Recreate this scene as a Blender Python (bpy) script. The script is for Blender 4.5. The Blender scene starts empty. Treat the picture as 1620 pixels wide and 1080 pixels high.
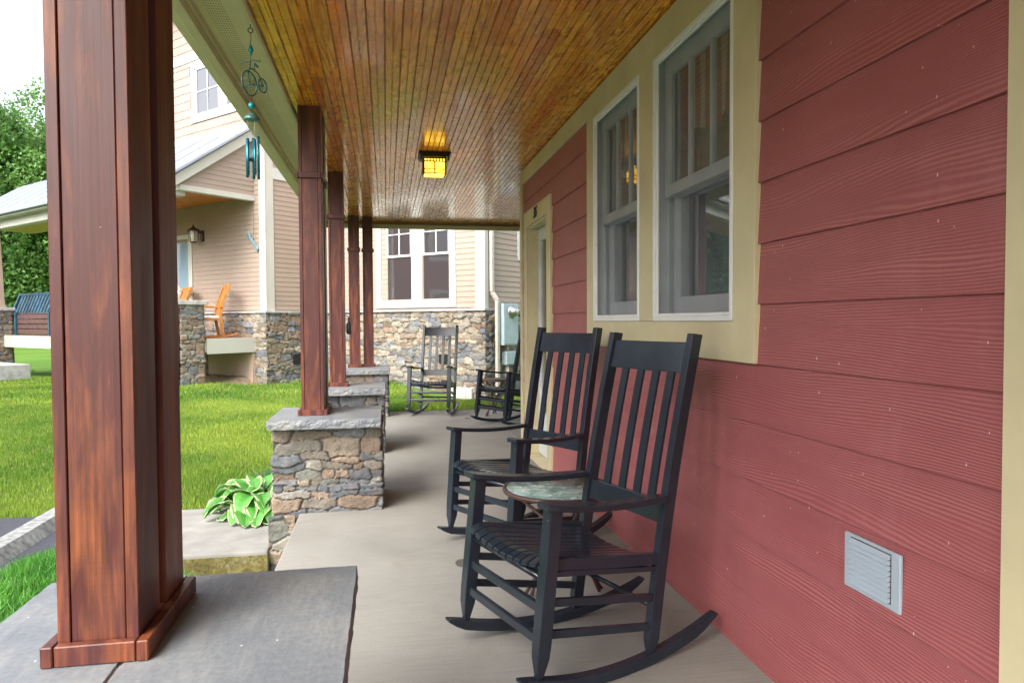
import bpy, bmesh, math, random
import numpy as np
from mathutils import Vector, Matrix
random.seed(7)
SC = bpy.context.scene
COL = SC.collection
R = math.radians
# ------------------------------------------------------------------ helpers
def tag(o, label=None, cat=None, group=None, kind=None):
    if label: o['label'] = label
    if cat: o['category'] = cat
    if group: o['group'] = group
    if kind: o['kind'] = kind
    return o
def thing(name, loc, label, cat, group=None, rz=0.0):
    o = bpy.data.objects.new(name, None); COL.objects.link(o)
    o.empty_display_size = .1
    o.location = loc; o.rotation_euler = (0, 0, rz)
    return tag(o, label, cat, group)
class MB:
    """collects faces for ONE mesh; coordinates are world unless xf is set"""
    def __init__(s): s.v = []; s.f = []; s.c = []; s.sm = []
    def add(s, vs, fs, col=(1, 1, 1), smooth=False):
        n = len(s.v); s.v.extend([tuple(p) for p in vs])
        for f in fs:
            s.f.append(tuple(n+i for i in f)); s.c.append(col); s.sm.append(smooth)
    def box(s, a, b, col=(1, 1, 1), xf=None):
        x0, y0, z0 = a; x1, y1, z1 = b
        x0, x1 = min(x0, x1), max(x0, x1); y0, y1 = min(y0, y1), max(y0, y1); z0, z1 = min(z0, z1), max(z0, z1)
        vs = [(x0, y0, z0), (x1, y0, z0), (x1, y1, z0), (x0, y1, z0), (x0, y0, z1), (x1, y0, z1), (x1, y1, z1), (x0, y1, z1)]
        if xf: vs = [xf(*p) for p in vs]
        s.add(vs, [(0, 3, 2, 1), (4, 5, 6, 7), (0, 1, 5, 4), (1, 2, 6, 5), (2, 3, 7, 6), (3, 0, 4, 7)], col)
    def bar(s, p, q, w, h, up=(0, 0, 1), col=(1, 1, 1), w2=None, h2=None):
        """rectangular bar from p to q; w across, h along 'up'"""
        p = Vector(p); q = Vector(q); d = (q-p).normalized(); u = Vector(up); sd = d.cross(u)
        if sd.length < 1e-4: u = Vector((0, 1, 0)); sd = d.cross(u)
        sd.normalize(); u = sd.cross(d).normalized()
        w2 = w if w2 is None else w2; h2 = h if h2 is None else h2
        vs = []
        for c, ww, hh in ((p, w, h), (q, w2, h2)):
            for a, b in ((-1, -1), (1, -1), (1, 1), (-1, 1)):
                vs.append(c+sd*(a*ww/2)+u*(b*hh/2))
        s.add(vs, [(0, 1, 2, 3)[::-1], (4, 5, 6, 7), (0, 1, 5, 4), (1, 2, 6, 5), (2, 3, 7, 6), (3, 0, 4, 7)], col)
    def tube(s, pts, r, n=8, col=(1, 1, 1), closed=False, cap=True):
        pts = [Vector(p) for p in pts]; m = len(pts); rs = r if isinstance(r, (list, tuple)) else [r]*m
        rings = []; prev = None
        for i, p in enumerate(pts):
            if closed: d = pts[(i+1) % m]-pts[i-1]
            else: d = pts[min(i+1, m-1)]-pts[max(i-1, 0)]
            d.normalize()
            if prev is None:
                u = Vector((0, 0, 1)) if abs(d.z) < .9 else Vector((1, 0, 0))
                u = (u-d*u.dot(d)).normalized()
            else: u = (prev-d*prev.dot(d)).normalized()
            prev = u; w = d.cross(u)
            rings.append([p+(u*math.cos(2*math.pi*k/n)+w*math.sin(2*math.pi*k/n))*rs[i] for k in range(n)])
        vs = [q for g in rings for q in g]; fs = []
        for i in range(m if closed else m-1):
            j = (i+1) % m
            for k in range(n):
                l = (k+1) % n; fs.append((i*n+k, i*n+l, j*n+l, j*n+k))
        if cap and not closed: fs += [tuple(range(n))[::-1], tuple((m-1)*n+k for k in range(n))]
        s.add(vs, fs, col, True)
    def lathe(s, prof, c, n=24, col=(1, 1, 1)):
        vs = []; fs = []
        for r, z in prof:
            for k in range(n):
                a = 2*math.pi*k/n; vs.append((c[0]+r*math.cos(a), c[1]+r*math.sin(a), c[2]+z))
        for i in range(len(prof)-1):
            for k in range(n):
                l = (k+1) % n; fs.append((i*n+k, i*n+l, (i+1)*n+l, (i+1)*n+k))
        fs.append(tuple(range(n))[::-1]); fs.append(tuple((len(prof)-1)*n+k for k in range(n)))
        s.add(vs, fs, col, True)
    def build(s, name, mat, parent=None, bevel=0, seg=1, weld=False, loc=None):
        me = bpy.data.meshes.new(name); me.from_pydata(s.v, [], s.f)
        at = me.attributes.new('col', 'FLOAT_COLOR', 'FACE')
        at.data.foreach_set('color', [k for c in s.c for k in (c[0], c[1], c[2], 1)])
        me.polygons.foreach_set('use_smooth', s.sm)
        if bevel or weld:
            bm = bmesh.new(); bm.from_mesh(me)
            if weld: bmesh.ops.remove_doubles(bm, verts=bm.verts, dist=1e-5)
            if bevel:
                es = [e for e in bm.edges if len(e.link_faces) == 2 and e.calc_face_angle(0) > .6]
                bmesh.ops.bevel(bm, geom=es, offset=bevel, segments=seg, profile=.6, affect='EDGES', clamp_overlap=True)
            bm.to_mesh(me); bm.free()
        me.materials.append(mat)
        o = bpy.data.objects.new(name, me); COL.objects.link(o)
        if parent:
            o.parent = parent
            if parent.type == 'EMPTY' and not getattr(s, 'local', False):
                o.matrix_parent_inverse = parent_inv(parent)
            elif parent.type == 'MESH': o.matrix_parent_inverse = Matrix.Identity(4)
        if loc: o.location = loc
        return o
def parent_inv(p):
    return Matrix.LocRotScale(p.location, p.rotation_euler, None).inverted()
def copy_tree(o, parent=None):
    c = o.copy(); COL.objects.link(c)
    if parent: c.parent = parent
    for ch in [x for x in bpy.data.objects if x.parent == o]: copy_tree(ch, c)
    return c
# ------------------------------------------------------------------ noise
def hsh(ix, iy, seed):
    h = (ix.astype(np.int64)*374761393+iy.astype(np.int64)*668265263+seed*982451653) & 0xffffffff
    h = ((h ^ (h >> 13))*1274126177) & 0xffffffff
    h = h ^ (h >> 16)
    return (h & 0xffff)/65535.0
def vn(x, y, seed=0):
    x = np.asarray(x, float); y = np.asarray(y, float)
    ix = np.floor(x); iy = np.floor(y); fx = x-ix; fy = y-iy
    fx = fx*fx*(3-2*fx); fy = fy*fy*(3-2*fy)
    a = hsh(ix, iy, seed); b = hsh(ix+1, iy, seed); c = hsh(ix, iy+1, seed); d = hsh(ix+1, iy+1, seed)
    return (a*(1-fx)+b*fx)*(1-fy)+(c*(1-fx)+d*fx)*fy
def fbm(x, y, seed=0, o=4):
    r = 0; am = .5
    for k in range(o): r = r+am*vn(np.asarray(x)*2**k, np.asarray(y)*2**k, seed+k*17); am *= .5
    return r
# ------------------------------------------------------------------ materials
class NT:
    def __init__(s, name):
        s.m = bpy.data.materials.new(name); s.m.use_nodes = True; s.t = s.m.node_tree; s.t.nodes.clear()
        s.out = s.n('ShaderNodeOutputMaterial')
    def n(s, typ, **kw):
        nd = s.t.nodes.new(typ)
        for k, v in kw.items():
            if k.startswith('i_'): nd.inputs[k[2:].replace('_', ' ')].default_value = v
            else: setattr(nd, k, v)
        return nd
    def l(s, a, b): s.t.links.new(a, b); return s
    def math(s, op, a, b=None, c=None):
        nd = s.n('ShaderNodeMath', operation=op)
        for i, v in enumerate((a, b, c)):
            if v is None: continue
            if hasattr(v, 'is_output'): s.l(v, nd.inputs[i])
            else: nd.inputs[i].default_value = v
        return nd.outputs[0]
    def coord(s, kind='Object', scale=(1, 1, 1), rot=(0, 0, 0)):
        tc = s.n('ShaderNodeTexCoord'); mp = s.n('ShaderNodeMapping')
        mp.inputs['Scale'].default_value = scale; mp.inputs['Rotation'].default_value = rot
        s.l(tc.outputs[kind], mp.inputs[0]); return mp.outputs[0]
    def noise(s, vec, scale, detail=4, rough=.55, dist=0):
        nd = s.n('ShaderNodeTexNoise'); nd.inputs['Scale'].default_value = scale
        nd.inputs['Detail'].default_value = detail; nd.inputs['Roughness'].default_value = rough
        nd.inputs['Distortion'].default_value = dist
        if vec is not None: s.l(vec, nd.inputs['Vector'])
        return nd.outputs['Fac']
    def ramp(s, fac, stops):
        nd = s.n('ShaderNodeValToRGB'); cr = nd.color_ramp
        while len(cr.elements) > 1: cr.elements.remove(cr.elements[-1])
        for i, (p, c) in enumerate(stops):
            e = cr.elements[0] if i == 0 else cr.elements.new(p)
            e.position = p; e.color = (c, c, c, 1) if not isinstance(c, tuple) else (*c, 1)
        s.l(fac, nd.inputs[0]); return nd.outputs[0]
    def mix(s, fac, a, b, mode='MIX'):
        nd = s.n('ShaderNodeMix', data_type='RGBA', blend_type=mode)
        for i, v in ((0, fac), (6, a), (7, b)):
            if hasattr(v, 'is_output'): s.l(v, nd.inputs[i])
            elif i == 0: nd.inputs[0].default_value = v
            else: nd.inputs[i].default_value = (*v, 1)
        return nd.outputs[2]
    def bump(s, h, strength=.3, dist=.01, prev=None):
        nd = s.n('ShaderNodeBump'); nd.inputs['Strength'].default_value = strength; nd.inputs['Distance'].default_value = dist
        s.l(h, nd.inputs['Height'])
        if prev: s.l(prev, nd.inputs['Normal'])
        return nd.outputs[0]
    def attr(s, name='col'):
        a = s.n('ShaderNodeAttribute'); a.attribute_name = name; return a.outputs['Color']
    def done(s, col, rough=.5, bump=None, spec=.5, metal=0, coat=0, coatr=.1, emis=None, es=0):
        p = s.n('ShaderNodeBsdfPrincipled')
        def st(k, v):
            if v is None: return
            if hasattr(v, 'is_output'): s.l(v, p.inputs[k])
            else: p.inputs[k].default_value = (*v, 1) if isinstance(v, tuple) else v
        st('Base Color', col); st('Roughness', rough); st('Normal', bump); st('Specular IOR Level', spec)
        st('Metallic', metal); st('Coat Weight', coat); st('Coat Roughness', coatr)
        if emis: st('Emission Color', emis); st('Emission Strength', es)
        s.l(p.outputs[0], s.out.inputs[0]); s.p = p
        return s.m
M = {}
def simple(name, col, rough=.5, metal=0, var=.15, nscale=8, spec=.5, bump=.05, coat=0, spd=.002):
    t = NT(name); v = t.coord()
    n = t.noise(v, nscale, 5)
    lo = tuple(c*(1-var) for c in col); hi = tuple(min(1, c*(1+var)) for c in col)
    c = t.ramp(n, [(.3, lo), (.7, hi)])
    rr = t.ramp(t.noise(v, nscale*3, 3), [(.3, max(0, rough-.08)), (.7, min(1, rough+.08))])
    M[name] = t.done(c, rr, t.bump(t.noise(v, nscale*12, 3), bump, spd), spec, metal, coat)
simple('cream_trim', (.56, .49, .31), .5, var=.1, nscale=3, bump=.25)
simple('soffit_paint', (.60, .57, .34), .5, var=.08, nscale=3)
simple('white_vinyl', (.72, .73, .72), .35, var=.05)
simple('sash_grey', (.62, .66, .67), .4, var=.1)
simple('dark_metal', (.03, .022, .02), .4, metal=.6)
simple('bronze', (.10, .06, .05), .45, metal=.5)
simple('steel', (.5, .5, .5), .3, metal=.9)
simple('black_iron', (.012, .012, .013), .45)
simple('concrete', (.235, .23, .215), .85, var=.22, nscale=5, bump=.3)
simple('kerb_stone', (.24, .25, .25), .9, var=.5, nscale=22, bump=.6, spd=.006)
simple('old_concrete', (.42, .42, .41), .85, var=.25, nscale=7, bump=.3)
simple('neighbour_trim', (.50, .50, .45), .5, var=.05, nscale=2)
simple('pale_white', (.50, .52, .50), .5, var=.06, nscale=2)
simple('meter_grey', (.36, .46, .50), .45, var=.08)
simple('pipe_beige', (.50, .46, .40), .45, var=.08)
simple('metal_roof', (.31, .35, .41), .35, metal=.5, var=.06, nscale=1)
simple('roof_shingle', (.10, .10, .11), .9, var=.3, nscale=20)
simple('verdigris', (.10, .24, .22), .5, metal=.5, var=.5, nscale=60)
simple('turquoise', (.03, .38, .40), .25, metal=.4, var=.3, nscale=60)
simple('chime_blue', (.02, .20, .28), .25, metal=.7, var=.2, nscale=10)
simple('golden_wood', (.50, .20, .045), .4, var=.2, nscale=10)
simple('cushion', (.75, .73, .68), .9, var=.05)
simple('pallet_blue', (.02, .075, .125), .6, var=.6, nscale=6)
simple('pallet_brown', (.10, .05, .045), .7, var=.4, nscale=8)
simple('wrench_blue', (.20, .32, .37), .5, metal=.3, var=.2)
simple('room_dark', (.12, .10, .10), .9)
simple('bark', (.12, .09, .07), .9, var=.4, nscale=6, bump=.6, spd=.03)
simple('dirt', (.28, .21, .14), .95, var=.35, nscale=9, bump=.6, spd=.03)
simple('column_beige', (.46, .34, .27), .6, var=.06, nscale=2)
simple('deck_brown', (.25, .13, .07), .6, var=.2)
simple('frosted', (.72, .70, .62), .3, var=.05)
simple('vent_white', (.34, .40, .46), .4, var=.04)

def m_siding():
    t = NT('red_siding'); tc = t.n('ShaderNodeTexCoord'); sp = t.n('ShaderNodeSeparateXYZ'); t.l(tc.outputs['Object'], sp.inputs[0])
    y, z = sp.outputs[1], sp.outputs[2]
    bi = t.math('FLOOR', t.math('DIVIDE', t.math('SUBTRACT', z, .029), .2048))
    off = t.math('MULTIPLY', bi, 13.37)
    cb = t.n('ShaderNodeCombineXYZ'); t.l(t.math('MULTIPLY', y, .85), cb.inputs[0]); t.l(off, cb.inputs[1]); t.l(t.math('MULTIPLY', z, 5.5), cb.inputs[2])
    n1 = t.noise(cb.outputs[0], 1.0, 1.5, .4)
    cb2 = t.n('ShaderNodeCombineXYZ'); t.l(t.math('MULTIPLY', y, 9), cb2.inputs[0]); t.l(off, cb2.inputs[1]); t.l(t.math('MULTIPLY', z, 26), cb2.inputs[2])
    n2 = t.noise(cb2.outputs[0], 1.0, 4, .6)
    ph = t.math('ADD', t.math('MULTIPLY', z, 760), t.math('ADD', t.math('MULTIPLY', n1, 105), t.math('MULTIPLY', n2, 4.5)))
    s = t.math('SINE', ph)
    grain = t.ramp(t.math('ADD', t.math('MULTIPLY', s, .5), .5), [(0, 0.), (.45, .25), (.8, .8), (1, 1.)])
    amp = t.ramp(t.noise(cb.outputs[0], 2.2, 2), [(.3, .35), (.65, 1.)])
    h = t.math('MULTIPLY', grain, amp)
    big = t.noise(t.coord(), 1.3, 5)
    c = t.ramp(big, [(.3, (.25, .060, .066)), (.7, (.31, .082, .088))])
    c = t.mix(t.math('MULTIPLY', h, .40), c, (.58, .235, .22))
    vo = t.n('ShaderNodeTexVoronoi', feature='F1', voronoi_dimensions='2D'); vo.inputs['Scale'].default_value = 20
    cv = t.n('ShaderNodeCombineXYZ'); t.l(y, cv.inputs[0]); t.l(t.math('MULTIPLY', z, .55), cv.inputs[1]); t.l(cv.outputs[0], vo.inputs['Vector'])
    sc = t.n('ShaderNodeSeparateColor'); t.l(vo.outputs['Color'], sc.inputs[0])
    rad = t.math('MULTIPLY', sc.outputs[1], .055)
    spk = t.math('MULTIPLY', t.math('LESS_THAN', vo.outputs['Distance'], rad), t.math('GREATER_THAN', sc.outputs[0], .84))
    c = t.mix(t.math('MULTIPLY', spk, .75), c, (.72, .50, .45))
    st = t.ramp(t.noise(t.coord(scale=(1, 1, .35)), 3.0, 6, .65), [(.56, 0.), (.75, .22)])
    c = t.mix(st, c, (.52, .25, .27))
    b = t.bump(h, .9, .0014)
    b = t.bump(t.noise(t.coord(), 260, 2), .12, .001, b)
    return t.done(c, t.ramp(big, [(.3, .42), (.7, .56)]), b, .45)
M['red_siding'] = m_siding()

def m_ceiling():
    t = NT('varnished_beadboard'); tc = t.n('ShaderNodeTexCoord')
    a = t.attr(); sc = t.n('ShaderNodeSeparateColor'); t.l(a, sc.inputs[0]); r1, r2, r3 = sc.outputs[0], sc.outputs[1], sc.outputs[2]
    sp = t.n('ShaderNodeSeparateXYZ'); t.l(tc.outputs['Object'], sp.inputs[0]); x, y = sp.outputs[0], sp.outputs[1]
    off = t.math('MULTIPLY', r1, 57.)
    cb = t.n('ShaderNodeCombineXYZ'); t.l(t.math('MULTIPLY', x, 13), cb.inputs[0]); t.l(t.math('MULTIPLY', y, 1.0), cb.inputs[1]); t.l(off, cb.inputs[2])
    n1 = t.noise(cb.outputs[0], 1, 1.5, .45)
    cb2 = t.n('ShaderNodeCombineXYZ'); t.l(t.math('MULTIPLY', x, 180), cb2.inputs[0]); t.l(t.math('MULTIPLY', y, 7), cb2.inputs[1]); t.l(off, cb2.inputs[2])
    n2 = t.noise(cb2.outputs[0], 1, 4, .6)
    ph = t.math('ADD', t.math('MULTIPLY', n1, t.math('ADD', 25., t.math('MULTIPLY', r3, 70.))), t.math('MULTIPLY', n2, 2.6))
    s = t.math('ADD', t.math('MULTIPLY', t.math('SINE', ph), .5), .5)
    base = t.ramp(r2, [(0, (.90, .27, .014)), (.2, (.95, .42, .022)), (.4, (.78, .32, .016)), (.6, (.96, .50, .035)), (.8, (.66, .18, .010)), (1, (.95, .35, .020))])
    gs = t.math('MULTIPLY', t.ramp(s, [(.35, 0.), (.8, 1.)]), t.ramp(r3, [(0, .3), (1, .85)]))
    c = t.mix(gs, base, (.42, .085, .006))
    blot = t.ramp(t.noise(t.coord(scale=(1, .6, 1)), 5, 5, .6), [(.42, 0.), (.70, .5)])
    c = t.mix(blot, c, (.55, .26, .02))
    fine = t.ramp(n2, [(.45, 0.), (.75, .30)]); c = t.mix(fine, c, (.26, .07, .008))
    b = t.bump(t.noise(t.coord(scale=(1, .15, 1)), 11, 1.5), .10, .003)
    return t.done(c, t.ramp(t.noise(t.coord(), 9, 3), [(.3, .22), (.7, .34)]), b, .4, 0, .60, .09)
M['beadboard'] = m_ceiling()

def m_post():
    t = NT('stained_post_wood'); a = t.attr(); sc = t.n('ShaderNodeSeparateColor'); t.l(a, sc.inputs[0])
    oi = t.n('ShaderNodeObjectInfo'); off = t.math('ADD', t.math('MULTIPLY', sc.outputs[0], 31.), t.math('MULTIPLY', oi.outputs['Random'], 50))
    tc = t.n('ShaderNodeTexCoord'); sp = t.n('ShaderNodeSeparateXYZ'); t.l(tc.outputs['Object'], sp.inputs[0])
    def cbn(sx, sy, sz, ad):
        cb = t.n('ShaderNodeCombineXYZ')
        t.l(t.math('ADD', t.math('MULTIPLY', sp.outputs[0], sx), t.math('MULTIPLY', off, ad)), cb.inputs[0])
        t.l(t.math('MULTIPLY', sp.outputs[1], sy), cb.inputs[1]); t.l(t.math('ADD', t.math('MULTIPLY', sp.outputs[2], sz), off), cb.inputs[2]); return cb.outputs[0]
    g = t.noise(cbn(150, 150, 3.2, 0), 1, 6, .65)
    p1 = t.noise(cbn(13, 13, 1.7, 1), 1, 5, .6, .8)
    p2 = t.noise(cbn(26, 26, 5, 1), 1, 5, .6, .4)
    low = t.ramp(sp.outputs[2], [(.45, .05), (1, -.03)])
    mk = t.ramp(t.math('ADD', t.math('ADD', t.math('MULTIPLY', p1, .68), t.math('MULTIPLY', p2, .32)), low), [(.49, 0.), (.64, 1.)])
    c = t.mix(t.math('MULTIPLY', mk, .62), (.085, .020, .018), (.36, .105, .028))
    c = t.mix(t.ramp(g, [(.36, 0.), (.66, .72)]), c, (.045, .012, .011))
    cross = t.noise(cbn(3, 3, 420, 0), 1, 2)
    c = t.mix(t.math('MULTIPLY', t.ramp(cross, [(.45, 0.), (.7, 1.)]), t.math('MULTIPLY', mk, .10)), c, (.30, .09, .035))
    vo = t.n('ShaderNodeTexVoronoi', voronoi_dimensions='2D'); vo.inputs['Scale'].default_value = 16
    cv = t.n('ShaderNodeCombineXYZ'); t.l(t.math('ADD', sp.outputs[0], sp.outputs[1]), cv.inputs[0]); t.l(sp.outputs[2], cv.inputs[1]); t.l(cv.outputs[0], vo.inputs['Vector'])
    s2 = t.n('ShaderNodeSeparateColor'); t.l(vo.outputs['Color'], s2.inputs[0])
    spk = t.math('MULTIPLY', t.math('LESS_THAN', vo.outputs['Distance'], .018), t.math('GREATER_THAN', s2.outputs[0], .88))
    c = t.mix(t.math('MULTIPLY', spk, .45), c, (.55, .42, .38))
    return t.done(c, t.ramp(p2, [(.3, .36), (.7, .52)]), t.bump(g, .22, .0015), .5)
M['post_wood'] = m_post()

def m_stone(name, wet=1.0, sat=1.0):
    t = NT(name); a = t.attr('vcol'); v = t.coord()
    n = t.noise(v, 26, 6, .65, .5); n2 = t.noise(t.coord(scale=(1, 1, 2.6)), 60, 4, .6)
    c = t.mix(t.ramp(n, [(.3, .0), (.75, .75)]), a, (.52*wet, .46*wet, .40*wet), 'SOFT_LIGHT')
    c = t.mix(t.ramp(n2, [(.3, .38), (.6, 0.)]), c, (.06, .06, .065))
    b = t.bump(n, .8, .02); b = t.bump(n2, .6, .006, b)
    return t.done(c, .82, b, .3)
M['stone'] = m_stone('field_stone')

def m_bluestone():
    t = NT('bluestone'); v = t.coord()
    n = t.noise(v, 3.2, 6, .6, .4); n2 = t.noise(v, 70, 4, .6); n3 = t.noise(t.coord(scale=(1, .25, 1), rot=(0, 0, .5)), 26, 4, .6)
    c = t.ramp(n, [(.25, (.13, .15, .18)), (.5, (.20, .22, .235)), (.66, (.27, .275, .26)), (.8, (.30, .26, .20))])
    c = t.mix(t.ramp(n2, [(.35, .35), (.65, 0.)]), c, (.09, .09, .10))
    c = t.mix(t.ramp(n3, [(.5, 0.), (.8, .4)]), c, (.33, .33, .32))
    vo = t.n('ShaderNodeTexVoronoi', voronoi_dimensions='2D'); vo.inputs['Scale'].default_value = 6
    s2 = t.n('ShaderNodeSeparateColor'); t.l(vo.outputs['Color'], s2.inputs[0])
    spk = t.math('MULTIPLY', t.math('LESS_THAN', vo.outputs['Distance'], .026), t.math('GREATER_THAN', s2.outputs[0], .86))
    c = t.mix(spk, c, (.62, .62, .60))
    b = t.bump(n3, .45, .006); b = t.bump(n2, .35, .002, b)
    return t.done(c, t.ramp(n, [(.3, .5), (.7, .68)]), b, .4)
M['bluestone'] = m_bluestone()

def m_slab():
    t = NT('broomed_concrete'); v = t.coord()
    n = t.noise(v, 1.1, 6, .6, .3); st = t.noise(t.coord(scale=(.35, 11, 1)), 9, 5, .7); st2 = t.noise(t.coord(scale=(.9, 34, 1)), 7, 3, .6)
    c = t.ramp(n, [(.25, (.195, .19, .172)), (.5, (.26, .255, .232)), (.75, (.315, .305, .275))])
    c = t.mix(t.ramp(st, [(.28, .5), (.50, 0.)]), c, (.16, .15, .13))
    sn = t.noise(v, 2.3, 7, .7, .8); c = t.mix(t.ramp(sn, [(.52, 0.), (.72, .45)]), c, (.19, .175, .145))
    c = t.mix(t.ramp(st2, [(.55, 0.), (.8, .2)]), c, (.42, .40, .35))
    c = t.mix(t.ramp(t.noise(v, 120, 3), [(.3, .3), (.5, 0.)]), c, (.15, .14, .12))
    vo = t.n('ShaderNodeTexVoronoi', voronoi_dimensions='2D'); vo.inputs['Scale'].default_value = 4.5
    s2 = t.n('ShaderNodeSeparateColor'); t.l(vo.outputs['Color'], s2.inputs[0])
    spk = t.math('MULTIPLY', t.math('LESS_THAN', vo.outputs['Distance'], .022), t.math('GREATER_THAN', s2.outputs[0], .5))
    c = t.mix(t.math('MULTIPLY', spk, .8), c, (.05, .045, .04))
    b = t.bump(st2, .3, .003); b = t.bump(t.noise(v, 150, 3), .25, .001, b)
    return t.done(c, t.ramp(n, [(.3, .62), (.7, .8)]), b, .35)
M['slab'] = m_slab()

def m_black():
    t = NT('black_chair_paint'); v = t.coord()
    n = t.noise(v, 9, 5); n2 = t.noise(v, 90, 3)
    c = t.ramp(n, [(.3, (.013, .018, .027)), (.7, (.019, .026, .038))])
    vo = t.n('ShaderNodeTexVoronoi'); vo.inputs['Scale'].default_value = 30
    t.l(v, vo.inputs['Vector']); s2 = t.n('ShaderNodeSeparateColor'); t.l(vo.outputs['Color'], s2.inputs[0])
    spk = t.math('MULTIPLY', t.math('LESS_THAN', vo.outputs['Distance'], .05), t.math('GREATER_THAN', s2.outputs[0], .9))
    c = t.mix(spk, c, (.3, .3, .3))
    return t.done(c, t.ramp(t.noise(v, 3, 2), [(.3, .20), (.7, .27)]), None, .42)
M['black_paint'] = m_black()

def m_nsiding(name, c0, c1):
    t = NT(name); v = t.coord(); n = t.noise(v, .9, 5); n2 = t.noise(t.coord(scale=(6, 6, 60)), 3, 3)
    c = t.ramp(n, [(.3, c0), (.7, c1)]); c = t.mix(t.ramp(n2, [(.4, .12), (.6, 0.)]), c, (.3, .2, .17))
    return t.done(c, .6, t.bump(n2, .2, .002), .35)
M['pink_siding'] = m_nsiding('beige_pink_siding', (.33, .262, .215), (.385, .312, .26))
M['pink_shingle'] = m_nsiding('beige_pink_shingle', (.31, .235, .20), (.39, .305, .26))

M['brown_siding'] = m_nsiding('red_brown_siding', (.24, .10, .085), (.30, .13, .11))
def m_grass():
    t = NT('grass_blades'); a = t.attr(); 
    p = t.n('ShaderNodeBsdfPrincipled'); t.l(a, p.inputs['Base Color']); p.inputs['Roughness'].default_value = .5
    tr = t.n('ShaderNodeBsdfTranslucent'); t.l(a, tr.inputs[0]); mx = t.n('ShaderNodeMixShader'); mx.inputs[0].default_value = .35
    t.l(p.outputs[0], mx.inputs[1]); t.l(tr.outputs[0], mx.inputs[2]); t.l(mx.outputs[0], t.out.inputs[0]); return t.m
M['leafy'] = m_grass()
def m_ground():
    t = NT('lawn_soil'); v = t.coord()
    n = t.noise(v, .35, 6, .6); n2 = t.noise(v, 30, 5, .7)
    c = t.ramp(n, [(.3, (.07, .17, .018)), (.7, (.15, .26, .035))]); c = t.mix(t.ramp(n2, [(.35, .6), (.65, 0.)]), c, (.035, .07, .012))
    return t.done(c, .9, t.bump(n2, .6, .03), .2)
M['ground'] = m_ground()
def m_asphalt():
    t = NT('asphalt'); v = t.coord(); n = t.noise(v, 110, 4, .8); n2 = t.noise(v, 2, 4)
    c = t.ramp(n, [(.35, (.022, .025, .035)), (.62, (.075, .08, .10))]); c = t.mix(t.ramp(n2, [(.4, 0.), (.7, .3)]), c, (.10, .10, .11))
    return t.done(c, .85, t.bump(n, .8, .006), .3)
M['asphalt'] = m_asphalt()
def m_moss():
    t = NT('mossy_concrete'); v = t.coord(); n = t.noise(v, 9, 6, .7); n2 = t.noise(v, 50, 4, .7)
    c = t.ramp(n, [(.3, (.09, .085, .05)), (.5, (.17, .14, .045)), (.7, (.27, .25, .17))]); c = t.mix(t.ramp(n2, [(.35, .6), (.6, 0.)]), c, (.04, .035, .015))
    return t.done(c, .9, t.bump(n2, .7, .01), .2)
M['moss'] = m_moss()
def m_glass(name, tint=(.9, .93, .95), rough=.01, refl=1.0, trans=1.0):
    t = NT(name); tp = t.n('ShaderNodeBsdfTransparent'); tp.inputs[0].default_value = (*tint, 1)
    g = t.n('ShaderNodeBsdfGlossy'); g.inputs['Roughness'].default_value = rough
    fr = t.n('ShaderNodeFresnel'); fr.inputs[0].default_value = 1.52
    nb = t.bump(t.noise(t.coord(), 2.2, 1), .05, .02); t.l(nb, g.inputs['Normal'])
    f = t.math('MINIMUM', t.math('ADD', t.math('MULTIPLY', fr.outputs[0], 1.7*refl), .03), 1.)
    mx = t.n('ShaderNodeMixShader'); t.l(f, mx.inputs[0]); t.l(tp.outputs[0], mx.inputs[1]); t.l(g.outputs[0], mx.inputs[2]); t.l(mx.outputs[0], t.out.inputs[0])
    return t.m
M['glass'] = m_glass('window_glass', (.85, .88, .93), refl=.28)
def m_tglass():
    t = NT('rippled_table_glass'); n = t.noise(t.coord(), 16, 4, .6, 1.5)
    return t.done(t.ramp(n, [(.35, (.10, .17, .16)), (.55, (.22, .30, .28)), (.68, (.45, .50, .46))]), .12, t.bump(n, .25, .004), .8)
M['table_glass'] = m_tglass()
def m_screen():
    t = NT('insect_screen'); tp = t.n('ShaderNodeBsdfTransparent'); d = t.n('ShaderNodeBsdfDiffuse'); d.inputs[0].default_value = (.12, .125, .155, 1)
    mx = t.n('ShaderNodeMixShader'); mx.inputs[0].default_value = .38; t.l(tp.outputs[0], mx.inputs[1]); t.l(d.outputs[0], mx.inputs[2]); t.l(mx.outputs[0], t.out.inputs[0]); return t.m
M['screen'] = m_screen()
def m_curtain():
    t = NT('striped_curtain'); tc = t.n('ShaderNodeTexCoord'); sp = t.n('ShaderNodeSeparateXYZ'); t.l(tc.outputs['Object'], sp.inputs[0])
    s = t.math('SINE', t.math('MULTIPLY', sp.outputs[1], 62)); c = t.ramp(t.math('ADD', t.math('MULTIPLY', s, .5), .5), [(.35, (.66, .20, .20)), (.5, (.82, .62, .52)), (.8, (.86, .76, .66))])
    return t.done(c, .9)
M['curtain'] = m_curtain()
simple('sheer', (.24, .25, .31), .9, var=.4, nscale=3)
def m_lampglass():
    t = NT('amber_art_glass'); n = t.noise(t.coord(), 14, 4)
    c = t.ramp(n, [(.3, (1., .42, .02)), (.7, (1., .66, .08))])
    return t.done(c, .3, None, .5, emis=c, es=1.2)
M['amber'] = m_lampglass()
simple('lantern_frost', (.62, .60, .52), .4)
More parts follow.
